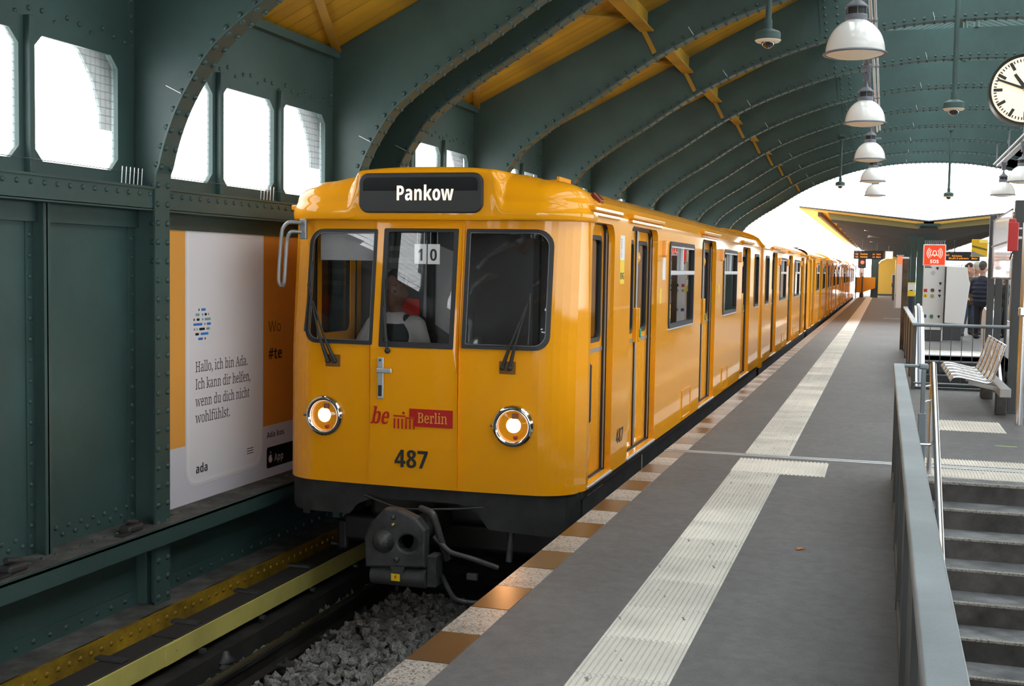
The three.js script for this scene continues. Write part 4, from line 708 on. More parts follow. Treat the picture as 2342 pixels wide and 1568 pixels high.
// ---------- pendant lamps ----------
{
  const L = thing('pendant_lamp', 'largest white dome pendant lamp, nearest the camera above the platform', 'lamp', [-0.335, 3.6, -11.66], 0, 'white dome lamps over the platform');
  const dome = []; for (let k = 0; k <= 14; k++) { const a = (k / 14) * 1.25; dome.push([0.268 * Math.cos(a), 0.012 + 0.3 * Math.sin(a) / Math.sin(1.25)]); }
  part('shade', [lathe([...dome, ...dome.map(([r, y]) => [r * 0.975, y - 0.004]).reverse()], 48)], m.opal, L);
  part('lens', [lathe([[0.001, -0.038], [0.09, -0.034], [0.18, -0.02], [0.262, 0.006]], 40)], m.cream, L);
  part('rim', [lathe([[0.262, 0.0], [0.288, 0.0], [0.29, 0.008], [0.268, 0.022], [0.262, 0.018]], 48)], m.lampGrey, L);
  part('collar', [lathe([[0.07, 0.3], [0.098, 0.302], [0.1, 0.345], [0.098, 0.36], [0.09, 0.362]], 32)], m.lampGrey, L);
  part('vent', [lathe([[0.09, 0.355], [0.088, 0.425], [0.08, 0.43]], 24)], m.ink, L);
  part('vent_bars', [...Array.from({ length: 6 }, (_, k) => rod(V(0.094 * Math.cos(k * 1.047 + 0.4), 0.355, 0.094 * Math.sin(k * 1.047 + 0.4)), V(0.094 * Math.cos(k * 1.047 + 0.4), 0.43, 0.094 * Math.sin(k * 1.047 + 0.4)), 0.005, 6))], m.lampGrey, L, { kind: 'stuff' });
  part('cap', [lathe([[0.085, 0.424], [0.104, 0.426], [0.104, 0.438], [0.06, 0.48], [0.03, 0.5], [0.022, 0.54], [0.001, 0.54]], 32)], m.lampGrey, L);
  part('hanger', [rod(V(0, 0.53, 0), V(0, 0.66, 0), 0.016, 8), rbox(-0.045, 0.045, 0.58, 0.68, -0.045, 0.045, 0.01), rod(V(0, 0.66, 0), V(0, 0.74, 0), 0.02, 8), rbox(-0.07, 0.06, 0.68, 0.78, 0.06, 0.18, 0.02)], m.lampGrey, L);
  const G = 'white dome lamps over the platform';
  [['white dome pendant lamp, second of the row running away over the platform', -17.22, 3.62], ['white dome pendant lamp, third of the row over the platform', -22.5, 3.6], ['white dome pendant lamp, fourth of the row, just in front of the bright sky', -28.1, 3.62], ['white dome pendant lamp, last and smallest of the row above the platform', -33.9, 3.66]].forEach(([l, z, y]) => copy(L, 'pendant_lamp', l, [-0.335, y, z], 0, G));
  copy(L, 'pendant_lamp', 'white dome pendant lamp beneath the slanting pipe at the right, seen whole', [2.55, 3.45, -30.31], 0, 'white dome lamps at the right');
  copy(L, 'pendant_lamp', 'white dome pendant lamp cut off by the right edge of the picture', [2.5, 3.42, -25.6], 0, 'white dome lamps at the right');
  const c = thing('cable_conduit', 'twin steel conduits carrying the row of white dome lamps', 'conduit');
  part('conduit', [rod(V(-0.24, 4.34, 3), V(-0.24, 4.34, -24.6), 0.018, 8)], m.alu, c); part('conduit', [rod(V(-0.19, 4.34, 3), V(-0.19, 4.34, -24.4), 0.014, 8)], m.alu, c);
  part('lamp_rail', [rbox(-0.37, -0.3, 4.36, 4.4, -35.2, 3, 0.01)], m.lampGrey, c);
  const h = []; for (const z of RIBZ) if (z > -36) h.push(rod(V(-0.335, 4.38, z), V(-0.335, 4.84, z), 0.012, 6), rbox(-0.36, -0.17, 4.32, 4.36, z - 0.02, z + 0.02, 0.005)); part('bracket', h, m.lampGrey, c, { kind: 'stuff' });
  const c2 = thing('cable_conduit', 'slanting steel conduit above the two dome lamps at the right', 'conduit');
  part('lamp_rail', [rbox(2.46, 2.58, 4.19, 4.24, -31.2, 3, 0.012), rod(V(2.42, 4.26, 3), V(2.42, 4.26, -31.4), 0.025, 8)], m.alu, c2);
  part('bracket', RIBZ.filter((z) => z > -33).map((z) => rod(V(2.52, 4.2, z), V(2.52, 4.86, z), 0.02, 6)), m.lampGrey, c2, { kind: 'stuff' });
}
// ---------- camera domes on poles ----------
{
  const C = thing('camera_dome', 'green dome camera on a short pole, top centre before the yellow roof', 'security camera', [-1.04, 3.6, -10.76], 0, 'dome cameras under the arches');
  part('housing', [lathe([[0.001, 0.09], [0.05, 0.088], [0.1, 0.066], [0.108, 0.05], [0.106, 0.01], [0.112, -0.004], [0.1, -0.018], [0.06, -0.022]], 32)], m.paint, C);
  part('camera_ring', [lathe([[0.112, -0.005], [0.1, -0.02], [0.05, -0.024]], 32)], m.cream, C);
  part('lens_dome', [T(new THREE.SphereGeometry(0.058, 24, 14, 0, 7, Math.PI / 2, Math.PI / 2), 0, -0.016, 0)], phys([0.03, 0.022, 0.018], { roughness: 0.03, clearcoat: 1 }), C);
  const pole = (c, h) => part('pole', [rod(V(0, 0.08, 0), V(0, h, 0), 0.026, 12), rod(V(0, 0.08, 0), V(0, 0.17, 0), 0.034, 12), rbox(-0.06, 0.06, h, h + 0.06, -0.07, 0.07, 0.01)], m.paint, c);
  const add = (l, pos, h) => { const r = copy(C, 'camera_dome', l, pos, 0, 'dome cameras under the arches'); pole(r, h); };
  add('green dome camera on a long pole at the right, left of the lit clock', [0.64, 3.37, -13.83], 1.42);
  add('small green dome camera on a thin pole left of the lamp row, against the sky', [-1.06, 3.6, -28.9], 1.1);
  add('small green dome camera on a thin pole right of the lamp row', [1.3, 3.35, -28.9], 1.45);
  pole(C, 1.0);
}
// ---------- clock ----------
{
  const c = thing('station_clock', 'round lit station clock with dark rim at the right edge', 'clock', [1.37, 3.58, -14.05], 0.0);
  part('case', [lathe([[0.345, 0.0], [0.37, 0.01], [0.375, 0.04], [0.375, -0.19], [0.35, -0.22], [0.3, -0.22]].reverse(), 64).rotateX(Math.PI / 2)], mat([0.018, 0.024, 0.024], { roughness: 0.4 }), c);
  part('dial', [T(new THREE.CylinderGeometry(0.346, 0.346, 0.01, 64).rotateX(Math.PI / 2), 0, 0, 0.012)], mat('#fff0d6', { roughness: 0.5, emissive: new THREE.Color(1, 0.72, 0.42), emissiveIntensity: 0.26 }), c);
  for (let k = 0; k < 60; k++) { const b = k % 5 === 0, g = T(box(-(b ? 0.016 : 0.006), b ? 0.016 : 0.006, b ? 0.235 : 0.295, 0.325, 0, 0.003), 0, 0, 0.018); g.rotateZ(-k * Math.PI / 30); if (b) part('hour_mark', [g], m.ink, c); else (c.userData.q ??= []).push(g); }
  part('minute_marks', c.userData.q, m.ink, c, { kind: 'stuff' }); delete c.userData.q;
  const hand = (l, w, back, a, z) => { const g = T(ext([[-w, -back], [w, -back], [w * 0.7, l], [-w * 0.7, l]], [], 0.004), 0, 0, z); g.rotateZ(-a); return g; };
  part('hour_hand', [hand(0.2, 0.022, 0.05, (10.8 / 12) * 2 * Math.PI, 0.024)], m.ink, c); part('minute_hand', [hand(0.31, 0.015, 0.06, (48.5 / 60) * 2 * Math.PI, 0.03)], m.ink, c);
  part('hub', [T(new THREE.CylinderGeometry(0.03, 0.03, 0.02, 20).rotateX(Math.PI / 2), 0, 0, 0.03)], m.orange, c);
  part('pole', [rod(V(0, 0.36, -0.1), V(0, 1.28, -0.1), 0.03, 12)], m.paint, c);
}

// ---------- railings ----------
{
  const r = thing('stair_railing', 'long grey railing with a flat top rail beside the descending stairs', 'railing');
  part('top_rail', [rbox(0.085, 0.165, 0.86, 0.9, -9.84, 0.5, 0.008)], m.railGrey, r);
  part('end_rail', [rbox(0.085, 0.34, 0.872, 0.897, -9.86, -9.82, 0.01), rbox(0.275, 0.345, 0.862, 0.905, -9.88, -9.8, 0.012)], m.railGrey, r);
  for (let z = -9.8; z < 0.4; z += 1.28) { part('post', [rbox(0.1, 0.15, -0.02, 0.87, z - 0.02, z + 0.02, 0.004)], m.panelGrey, r); part('infill_panel', [rbox(0.12, 0.13, 0.06, 0.85, z + 0.03, z + 1.25, 0.003)], m.panelGrey, r); }
  part('base_rail', [rbox(0.105, 0.165, 0.0, 0.05, -9.82, 0.5, 0.006)], m.panelGrey, r);
  part('newel', [rbox(0.295, 0.33, 0.5, 0.87, -9.86, -9.82, 0.006), rbox(0.282, 0.342, -0.02, 0.52, -9.87, -9.81, 0.006)], m.railGrey, r);
  const h = thing('handrail', 'round polished steel handrail sloping down over the stairs', 'handrail');
  part('tube', [pipe([V(0.385, 0.8, -10.1), V(0.385, 0.885, -10.06), V(0.385, 0.9, -9.99), V(0.385, 0.86, -9.9), V(0.385, -0.1, -7.76), V(0.385, -2.42, -2.55)], 0.023, 12, 90, 0.05)], m.steel, h);
  part('bracket', [0, 1, 2].map((k) => pipe([V(0.385, 0.45 - k * 0.67, -9.0 + k * 1.5), V(0.35, 0.39 - k * 0.67, -9.0 + k * 1.5), V(0.2, 0.39 - k * 0.67, -9.0 + k * 1.5)], 0.01, 6, 12)), m.steel, h, { kind: 'stuff' });
  part('stay', [rod(V(0.385, 0.6, -10.1), V(0.31, 0.6, -9.87), 0.008, 6), rod(V(0.385, 0.72, -10.1), V(0.31, 0.72, -9.87), 0.008, 6), rod(V(0.385, 0.8, -10.1), V(0.385, 0, -10.1), 0.018, 8)], m.steel, h);
  // round the escalator opening
  const e = thing('escalator_railing', 'grey railing with panels and thin bars round the escalator opening', 'railing');
  part('top_rail', [rbox(0.38, 0.46, 0.88, 0.92, -26.2, -17.5, 0.01)], m.railGrey, e);
  for (let z = -26.1; z < -18; z += 2.1) part('infill_panel', [rbox(0.41, 0.425, 0.06, 0.87, z + 0.04, z + 2.08, 0.004)], m.panelGrey, e);
  for (let z = -26.1; z < -17; z += 2.13) part('post', [rbox(0.395, 0.445, -0.01, 0.885, z - 0.03, z + 0.03, 0.005)], m.panelGrey, e);
  part('top_rail', [rod(V(0.4, 0.895, -17.55), V(2.5, 0.895, -17.55), 0.026, 10)], m.railGrey, e);
  part('bottom_rail', [rod(V(0.42, 0.09, -17.55), V(2.5, 0.09, -17.55), 0.014, 8)], m.railGrey, e);
  for (let k = 0; k < 14; k++) part('baluster', [rod(V(0.62 + k * 0.138, 0.09, -17.55), V(0.62 + k * 0.138, 0.88, -17.55), 0.0055, 6)], m.panelGrey, e);
  part('threshold', [box(0.42, 2.5, -0.005, 0.03, -17.72, -17.62), ...Array.from({ length: 44 }, (_, k) => box(0.44 + k * 0.047, 0.46 + k * 0.047, -0.005, 0.034, -17.64, -17.6))], m.darkPost, e, { kind: 'stuff' });
  const x = thing('brown_post', 'rust brown flat post at the far end of the escalator railing', 'post', [0.4, 0, -26.6]);
  part('post', [rbox(-0.06, 0.06, -0.01, 1.92, -0.05, 0.05, 0.01)], mat([0.2, 0.12, 0.07], { map: tDirt, roughness: 0.7 }), x); part('cap', [rbox(-0.07, 0.07, 1.9, 1.94, -0.07, 0.07, 0.01)], m.alu, x);
}
// ---------- escalators ----------
{
  const a0 = V(0, 0, 0);
  const balustrade = (label, x, w) => {
    const o = thing('escalator_balustrade', label, 'escalator', [x, 0, 0]);
    const prof = (d) => [[25.3, -0.6], [26.0, -0.1], [26.3, 0.3], [26.38, 0.62 + d], [26.2, 0.86 + d], [25.8, 0.95 + d], [25.2, 0.9 + d], [24.6, 0.62 + d], [18.0, -3.3 + d], [17.8, -4.6], [18.2, -4.6]];
    const side = extX(prof(0).map(([z, y]) => [-z, y]), [], -w / 2, w / 2);
    part('panel', [side], mat([0.75, 0.76, 0.77], { roughness: 0.3, metalness: 0.7 }), o);
    part('handrail', [pipe([V(0, 0.3, -26.33), V(0, 0.64, -26.4), V(0, 0.88, -26.22), V(0, 0.97, -25.8), V(0, 0.92, -25.2), V(0, 0.64, -24.6), V(0, -3.28, -18.0)], 0.035, 8, 60, 0.2)], mat([0.3, 0.33, 0.38], { roughness: 0.35 }), o);
    part('skirt_board', [extX(prof(-0.12).map(([z, y]) => [-z, y]), [], w / 2, w / 2 + 0.03)], m.steel, o);
  };
  balustrade('left steel escalator balustrade with rounded top behind the railing', 0.66, 0.14);
  balustrade('right steel escalator balustrade with rounded top behind the bench', 1.98, 0.14);
  const s = thing('escalator_steps', 'dark ribbed escalator steps sunk between the steel balustrades', 'escalator');
  for (let k = 0; k < 16; k++) part('escalator_step', [rbox(0.75, 1.9, -0.32 - k * 0.235, -0.1 - k * 0.235, -25.2 + k * 0.4, -24.78 + k * 0.4, 0.01)], m.darkPost, s);
  part('landing_plate', [rbox(0.72, 1.93, -0.02, 0.006, -26.2, -25.2, 0.004)], m.alu, s);
  const w = struct('escalator_well');
  part('well_wall', [box(0.42, 0.48, -4.8, -0.001, -25.9, -17.75), box(2.3, 2.36, -4.8, -0.001, -25.9, -17.75), box(0.42, 2.36, -4.8, -0.001, -17.75, -17.69), box(0.42, 2.36, -4.8, -0.001, -25.96, -25.9), box(0.42, 2.36, -4.86, -4.8, -25.96, -17.69)], m.concrete, w);
}
// ---------- bench ----------
{
  const b = thing('bench', 'steel wire bench of five ribbed seats at the right, facing the train', 'bench', [0, 0, 0]);
  const copper = mat([0.62, 0.36, 0.14], { roughness: 0.4, metalness: 0.7 });
  const P = [[0.745, 0.405], [0.765, 0.435], [0.84, 0.445], [1.0, 0.415], [1.12, 0.39], [1.17, 0.4], [1.195, 0.45], [1.24, 0.58], [1.3, 0.78], [1.315, 0.815]];
  const curve = new THREE.CatmullRomCurve3(P.map((p) => V(p[0], p[1], 0)), false, 'catmullrom', 0.4);
  const q = curve.getSpacedPoints(56), w = 0.425, geo = {};
  geo.frame = ready([-1, 1].map((s) => pipe(curve.getSpacedPoints(24).map((p) => V(p.x, p.y, s * w / 2)), 0.011, 8, 40)).concat([0, 56].map((k) => rod(V(q[k].x, q[k].y, -w / 2), V(q[k].x, q[k].y, w / 2), 0.011, 8))));
  geo.wires = ready(q.slice(1, -1).map((p) => rod(V(p.x, p.y, -w / 2), V(p.x, p.y, w / 2), 0.0042, 5)));
  geo.back = ready([ext([[0, 0], [0.045, 0.0], [0.13, 0.4], [0.1, 0.41]].map(([x, y]) => [x + 1.2, y + 0.42]), [], 0.02).translate(0, 0, w / 2 + 0.012)]);
  for (let k = 0; k < 5; k++) {
    const s = part('seat', geo.frame, m.chrome, b); s.position.z = -14.62 - k * 0.475;
    part('seat_wires', geo.wires, mat([0.8, 0.8, 0.8], { roughness: 0.35, metalness: 0.4 }), s, { kind: 'stuff' });
    if (k) part('divider', [rbox(1.19, 1.205, 0.45, 0.8, w / 2 + 0.005, w / 2 + 0.035, 0.004).applyMatrix4(new THREE.Matrix4().makeShear(0, 0, 0.31, 0, 0, 0)).translate(-0.14, 0, 0)], copper, s);
  }
  part('beam', [rbox(1.26, 1.38, 0.24, 0.34, -17.0, -14.35, 0.01), ...[0, 1, 2, 3, 4].map((k) => bar(V(0.95, 0.37, -14.62 - k * 0.475), V(1.36, 0.29, -14.62 - k * 0.475), 0.05, 0.04))], mat([0.4, 0.4, 0.39], { roughness: 0.5 }), b);
  part('leg', [rbox(1.24, 1.38, 0, 0.26, -16.9, -16.6, 0.01)], m.concrete, b); part('leg', [rbox(1.26, 1.38, 0, 0.26, -14.9, -14.75, 0.01)], m.concrete, b);
}
// ---------- posts, glass board and red box at the right ----------
{
  let o = thing('steel_post', 'slim polished steel post in front of the dark post, right edge', 'post', [1.425, 0, -13.9]);
  part('pole', [T(new THREE.CylinderGeometry(0.04, 0.04, 2.16, 20), 0, 1.08, 0)], m.steel, o); part('lock', [rbox(-0.05, 0.05, 1.16, 1.26, -0.05, 0.055, 0.02)], m.steel, o);
  o = thing('sign_post', 'tall dark grey square post carrying the red box at the right', 'post', [1.45, 0, -15.05]);
  part('post', [rbox(-0.045, 0.075, 0, 2.46, -0.06, 0.06, 0.006)], m.darkPost, o); part('foot', [rbox(-0.08, 0.1, 0, 0.02, -0.09, 0.09, 0.004)], m.darkPost, o);
  o = thing('twin_post', 'pair of dark flat posts behind the bench holding the glass board', 'post', [1.5, 0, -18.6]);
  for (const x of [-0.045, 0.06]) part('post', [rbox(x - 0.045, x + 0.045, 0, 2.45, -0.04, 0.04, 0.005)], m.darkPost, o);
  o = thing('glass_board', 'glazed notice board leaning between the dark posts, reflecting the light', 'sign', [0, 0, 0]);
  const ga = V(1.53, 0, -18.5), gb = V(1.46, 0, -15.1), n = 1;
  part('board', [bar(V(1.45, 1.96, -18.5), V(1.385, 1.96, -15.1), 0.012, 0.8)], phys([0.8, 0.74, 0.73], { roughness: 0.25, clearcoat: 1, clearcoatRoughness: 0.03 }), o);
  part('board_frame', [bar(V(1.45, 1.56, -18.5), V(1.385, 1.56, -15.1), 0.02, 0.02), bar(V(1.45, 2.36, -18.5), V(1.385, 2.36, -15.1), 0.02, 0.02), bar(V(1.438, 2.0, -18.5), V(1.373, 2.0, -15.1), 0.012, 0.02)], m.darkPost, o);
  o = thing('red_box', 'red emergency box with a hanging cord on the dark post', 'emergency box', [1.37, 2.04, -14.83]);
  part('box', [rbox(-0.05, 0.06, -0.17, 0.16, -0.05, 0.05, 0.012)], m.red, o); part('lid', [rbox(-0.045, 0.03, 0.14, 0.2, -0.045, 0.045, 0.012)], m.red, o);
  part('cord', [pipe([V(0.01, -0.17, 0), V(0.0, -0.2, 0), V(-0.02, -0.26, 0.01)], 0.009, 6, 12)], m.ink, o); part('bracket', [rbox(0.055, 0.1, -0.03, 0.0, -0.155, 0.0, 0.005), rbox(0.055, 0.1, 0.08, 0.1, -0.155, 0.0, 0.005)], m.alu, o);
}
// ---------- SOS column, cabinet, ticket stamp ----------
{
  const tS = canvas(256, 256, (x) => {
    x.fillStyle = '#f23a12'; x.fillRect(0, 0, 256, 256); x.strokeStyle = '#ffe9d8'; x.fillStyle = '#ffe9d8'; x.lineCap = 'round';
    x.lineWidth = 9; for (const [r, w] of [[54, 8], [74, 8], [94, 8]]) for (const s of [0, Math.PI]) { x.lineWidth = w; x.beginPath(); x.arc(128, 104, r, s - 0.75, s + 0.75); x.stroke(); }
    x.lineWidth = 9; x.beginPath(); x.moveTo(98, 128); x.lineTo(106, 116); x.lineTo(108, 92); x.quadraticCurveTo(110, 72, 128, 72); x.quadraticCurveTo(146, 72, 148, 92); x.lineTo(150, 116); x.lineTo(158, 128); x.closePath(); x.stroke(); x.beginPath(); x.arc(128, 140, 8, 0, 7); x.fill();
    x.textAlign = 'center'; x.font = '700 62px sans-serif'; x.fillText('SOS', 128, 234);
  });
  const o = thing('emergency_column', 'white emergency call column with a red lit SOS sign on top', 'emergency column', [0.9, 0, -31.3]);
  part('column', [rbox(0, 0.49, 0.08, 1.83, -0.22, 0, 0.012)], m.white, o);
  part('plinth', [rbox(0.03, 0.46, 0, 0.1, -0.2, -0.02, 0.005)], m.darkPost, o);
  const hd = part('sign_head', [rbox(-0.02, 0.5, 1.8, 2.32, -0.22, -0.006, 0.012)], m.white, o);
  const f = part('sign_face', print(0.48, 0.48), mat('#ffffff', { map: tS, emissiveMap: tS, emissive: new THREE.Color(1, 1, 1), emissiveIntensity: 0.3, roughness: 0.4 }), hd); f.position.set(0, 1.82, 0.0);
  part('spikes', Array.from({ length: 11 }, (_, k) => rod(V(0.02 + k * 0.044, 2.31, -0.08), V(0.01 + k * 0.046, 2.42, -0.08 + (k % 2) * 0.03), 0.003, 4)), m.alu, hd, { kind: 'stuff' });
  const btn = (x, y, r, c, l) => part('button', [T(new THREE.CylinderGeometry(r, r, 0.02, 20).rotateX(Math.PI / 2), x, y, 0.006)], c, o, { label: l });
  btn(0.22, 1.2, 0.045, mat([0.12, 0.06, 0.03]), 'dark round button'); btn(0.22, 1.06, 0.045, mat([0.42, 0.36, 0.12]), 'brass round button'); btn(0.22, 0.56, 0.045, mat([0.03, 0.25, 0.1]), 'green round button');
  part('label', [box(0.02, 0.1, 1.15, 1.23, 0, 0.004)], m.red, o); part('label', [box(0.02, 0.1, 1.02, 1.1, 0, 0.004)], m.yellow, o); part('label', [box(0.02, 0.1, 0.52, 0.6, 0, 0.004)], mat([0.04, 0.07, 0.25]), o);
  part('print', [T(text('i', F_BOLD, 0.02, 0.05, 0.001), 0.05, 1.035, 0.004), ...[[1.78, 0.14], [1.745, 0.17]].map(([y, w]) => box(0.02, 0.02 + w, y, y + 0.02, 0, 0.003)), ...[[1.72, 0.33], [1.35, 0.41], [1.17, 0.4], [1.05, 0.4], [0.54, 0.4]].map(([y, x]) => T(ext([[0, 0], [0.03, -0.03], [0.04, 0.02], [0.06, 0.03], [0.03, 0.05], [-0.02, 0.04]], [], 0.003), x - 0.03, y, 0))], m.ink, o, { kind: 'stuff' });
  part('speaker_grille', [T(new THREE.CylinderGeometry(0.05, 0.05, 0.006, 20).rotateX(Math.PI / 2), 0.22, 1.63, 0.002)], mat([0.55, 0.55, 0.55]), o);
  const k = thing('cabinet', 'pale grey equipment cabinet on a dark base beside the SOS column', 'cabinet', [1.41, 0, -31.1]);
  part('body', [T(ext([[-0.01, 0.42], [0.42, 0.4], [0.53, 1.38], [0.5, 1.45], [0.45, 1.76], [0.0, 1.78]], [], 0.38, { bevelEnabled: true, bevelSize: 0.01, bevelThickness: 0.01, bevelSegments: 2 }), 0.02, 0, -0.38)], m.white, k);
  part('base', [rbox(-0.01, 0.4, 0, 0.41, -0.36, -0.02, 0.01)], m.darkPost, k); part('side_gap', [box(-0.01, 0.005, 0.42, 1.78, -0.36, 0.004)], m.ink, k);
  const s = thing('low_cabinet', 'low dark box with a white edge in front of the SOS column', 'cabinet', [0.93, 0, -30.4]);
  part('box', [rbox(0, 0.4, 0, 0.28, -0.25, 0, 0.01)], m.darkPost, s); part('edge', [box(0.39, 0.41, 0, 0.29, -0.01, 0.005), box(0, 0.41, 0.27, 0.29, -0.01, 0.005)], m.white, s);
  const v = thing('ticket_validator', 'yellow and white ticket stamping machine on a dark blue stand', 'ticket machine', [0.52, 0, -30]);
  part('stand', [rbox(0.03, 0.13, 0, 1.1, -0.1, 0, 0.008)], mat([0.02, 0.025, 0.06]), v); part('lower_case', [rbox(0, 0.16, 1.06, 1.2, -0.12, 0.02, 0.012)], m.yellow, v);
  part('upper_case', [rbox(0, 0.16, 1.2, 1.37, -0.12, 0.02, 0.01)], m.white, v); part('cap', [rbox(-0.003, 0.163, 1.36, 1.385, -0.123, 0.023, 0.006)], m.yellow, v); part('slot', [box(0.05, 0.11, 1.19, 1.215, 0.018, 0.024)], m.ink, v);
}
// ---------- signs and fittings far along the platform ----------
{
  const led = (rows) => canvas(512, 144, (x) => { x.fillStyle = '#0b0a0c'; x.fillRect(0, 0, 512, 144); x.fillStyle = '#ff9a1e'; x.textBaseline = 'top'; rows.forEach(([s, a, b, w]) => fitText(x, s, a, b, w, '700 40px monospace')); x.fillStyle = '#8a8a90'; x.fillRect(16, 6, 36, 5); x.fillRect(90, 6, 36, 5); });
  const board = (name, label, pos, w, h, rows) => {
    const t = led(rows), o = thing(name, label, 'departure board', pos);
    part('case', [rbox(0, w, 0, h, -0.2, 0, 0.015)], m.ink, o);
    const f = part('screen', print(w - 0.06, h - 0.05), mat('#ffffff', { map: t, emissiveMap: t, emissive: new THREE.Color(1, 1, 1), emissiveIntensity: 0.5, roughness: 0.3 }), o); f.position.set(0.03, 0.025, 0.003);
    part('hanger', [rod(V(w * 0.3, h, -0.1), V(w * 0.3, h + 0.6, -0.1), 0.02, 6), rod(V(w * 0.8, h, -0.1), V(w * 0.8, h + 0.6, -0.1), 0.02, 6)], m.darkPost, o);
  };
  board('departure_board', 'dark departure board with amber Pankow lines above the platform', [-1.47, 2.25, -60], 1.35, 0.4, [['U2', 20, 34, 52], ['Pankow', 110, 34, 130], ['in 1min', 330, 34, 150], ['U2', 20, 88, 52], ['Pankow', 110, 88, 130], ['in 5min', 330, 88, 150]]);
  board('departure_board', 'dark departure board with amber lines right of the SOS sign', [2.16, 2.12, -50], 1.32, 0.36, [['U2', 20, 30, 52], ['Ruhleben', 110, 44, 150], ['in 3min', 380, 34, 110], ['Ruhleben', 60, 88, 300], ['8min', 400, 88, 90]]);
  let o = thing('square_clock', 'square white lit clock beside the departure board', 'clock', [-0.03, 2.26, -60]);
  part('case', [rbox(0, 0.36, 0, 0.38, -0.15, 0, 0.02)], m.yellow, o); part('face', [rbox(0.02, 0.34, 0.02, 0.36, -0.01, 0.008, 0.015)], mat('#fff8dc', { emissive: new THREE.Color(1, 0.95, 0.75), emissiveIntensity: 0.4 }), o); part('hand', [box(0.175, 0.185, 0.18, 0.28, 0.008, 0.012), box(0.175, 0.25, 0.18, 0.19, 0.008, 0.012)], mat([0.5, 0.45, 0.3]), o); part('hanger', [rod(V(0.18, 0.37, -0.08), V(0.18, 0.95, -0.08), 0.03, 8)], m.darkPost, o);
  o = thing('platform_mirror', 'square platform mirror showing yellow, hung above the waiting people', 'mirror', [1.77, 1.98, -28], -0.12);
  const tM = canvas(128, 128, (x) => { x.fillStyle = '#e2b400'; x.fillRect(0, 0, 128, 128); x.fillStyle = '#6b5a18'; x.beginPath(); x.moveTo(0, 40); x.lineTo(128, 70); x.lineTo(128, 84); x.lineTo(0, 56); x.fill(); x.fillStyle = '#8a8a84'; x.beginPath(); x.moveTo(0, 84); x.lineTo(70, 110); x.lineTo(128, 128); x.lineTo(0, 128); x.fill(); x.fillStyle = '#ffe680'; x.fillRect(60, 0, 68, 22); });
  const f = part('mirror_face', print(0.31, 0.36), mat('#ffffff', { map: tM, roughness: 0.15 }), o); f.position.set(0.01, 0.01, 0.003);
  part('frame', [rbox(0, 0.33, 0, 0.38, -0.03, 0, 0.01)], m.yellow, o); part('arm', [rod(V(0.3, 0.3, -0.05), V(0.75, 0.3, -0.05), 0.012, 6), rod(V(0.75, 0.3, -0.05), V(0.75, -1.98, -0.05), 0.03, 8)], m.darkPost, o);
  o = thing('track_signal', 'railway signal showing a red light at the platform end', 'signal', [-1.72, 0, -82]);
  part('head', [rbox(0, 0.5, 1.9, 2.6, -0.2, 0, 0.02)], m.ink, o); part('lamp_lens', [T(new THREE.SphereGeometry(0.12, 16, 12), 0.28, 2.27, 0.0)], mat('#ff3018', { emissive: new THREE.Color(1, 0.12, 0.05), emissiveIntensity: 1.1 }), o);
  part('post', [rbox(0.15, 0.4, 0, 1.9, -0.2, -0.05, 0.02)], m.darkPost, o); part('number_plate', [rbox(0.1, 0.4, 1.35, 1.9, -0.04, -0.02, 0.01)], m.white, o); part('red_bar', [box(0.21, 0.28, 1.4, 1.6, -0.02, -0.015)], m.red, o);
  o = thing('orange_barrier', 'orange panel barrier with a slanted lower edge at the platform end', 'barrier', [-1.86, 0, -81.5]);
  part('panel', [ext([[0, 0.3], [0.45, 0.3], [1.27, 0.62], [1.27, 1.32], [0, 1.32]], [], 0.04)], m.orange, o); part('post', [rbox(0.02, 0.1, 0, 1.32, 0.04, 0.09, 0.01)], m.darkPost, o); part('post', [rbox(0.42, 0.5, 0, 1.32, 0.04, 0.09, 0.01)], m.darkPost, o); part('frame', [rbox(0, 0.05, 1.32, 2.05, -0.02, 0.02, 0.01), rbox(1.22, 1.27, 0, 2.05, -0.02, 0.02, 0.01), box(0, 1.27, 2.02, 2.06, -0.01, 0.01)], m.darkPost, o);
  o = thing('yellow_enclosure', 'yellow stair enclosure wall with a sloping dark edge at the platform end', 'enclosure', [-0.5, 0, -89]);
  part('panel', [ext([[0, 0.12], [1.9, 0.12], [1.9, 2.95], [0.9, 2.75], [0.2, 2.45], [0, 2.2]], [], 0.06)], mat([0.5, 0.32, 0.045], { roughness: 0.7 }), o); part('plinth', [rbox(0, 1.9, 0, 0.14, 0, 0.1, 0.01)], m.darkPost, o);
  part('edge', [ext([[-0.05, 2.2], [0.2, 2.5], [0.9, 2.8], [1.9, 3.0], [1.9, 3.4], [0.0, 3.0], [-0.05, 2.8]], [], 0.12)], m.darkPost, o);
  o = thing('bollard', 'thin dark bollard in front of the yellow enclosure', 'post', [0.42, 0, -75]); part('post', [rbox(0, 0.14, 0, 1.5, -0.1, 0, 0.03)], m.darkPost, o); part('bulge', [rbox(-0.04, 0.18, 0.78, 1.02, -0.12, 0.02, 0.04)], m.darkPost, o); part('sign', [rbox(-0.04, 0.18, 1.25, 1.55, -0.06, -0.04, 0.02)], m.alu, o);
  o = thing('information_column', 'narrow white information column with a lit red top', 'information column', [0.5, 0, -58]);
  part('column', [rbox(0, 0.26, 0, 2.0, -0.2, 0, 0.02)], m.white, o); part('lamp_panel', [rbox(0.02, 0.24, 2.0, 2.4, -0.2, 0.0, 0.02)], mat('#ff4a2a', { emissive: new THREE.Color(1, 0.2, 0.08), emissiveIntensity: 0.5 }), o); part('frame', [rod(V(-0.05, 0, 0.02), V(-0.05, 2.2, 0.02), 0.02, 8), rbox(-0.02, 0.3, 2.38, 2.44, -0.22, 0.02, 0.01)], m.alu, o);
}
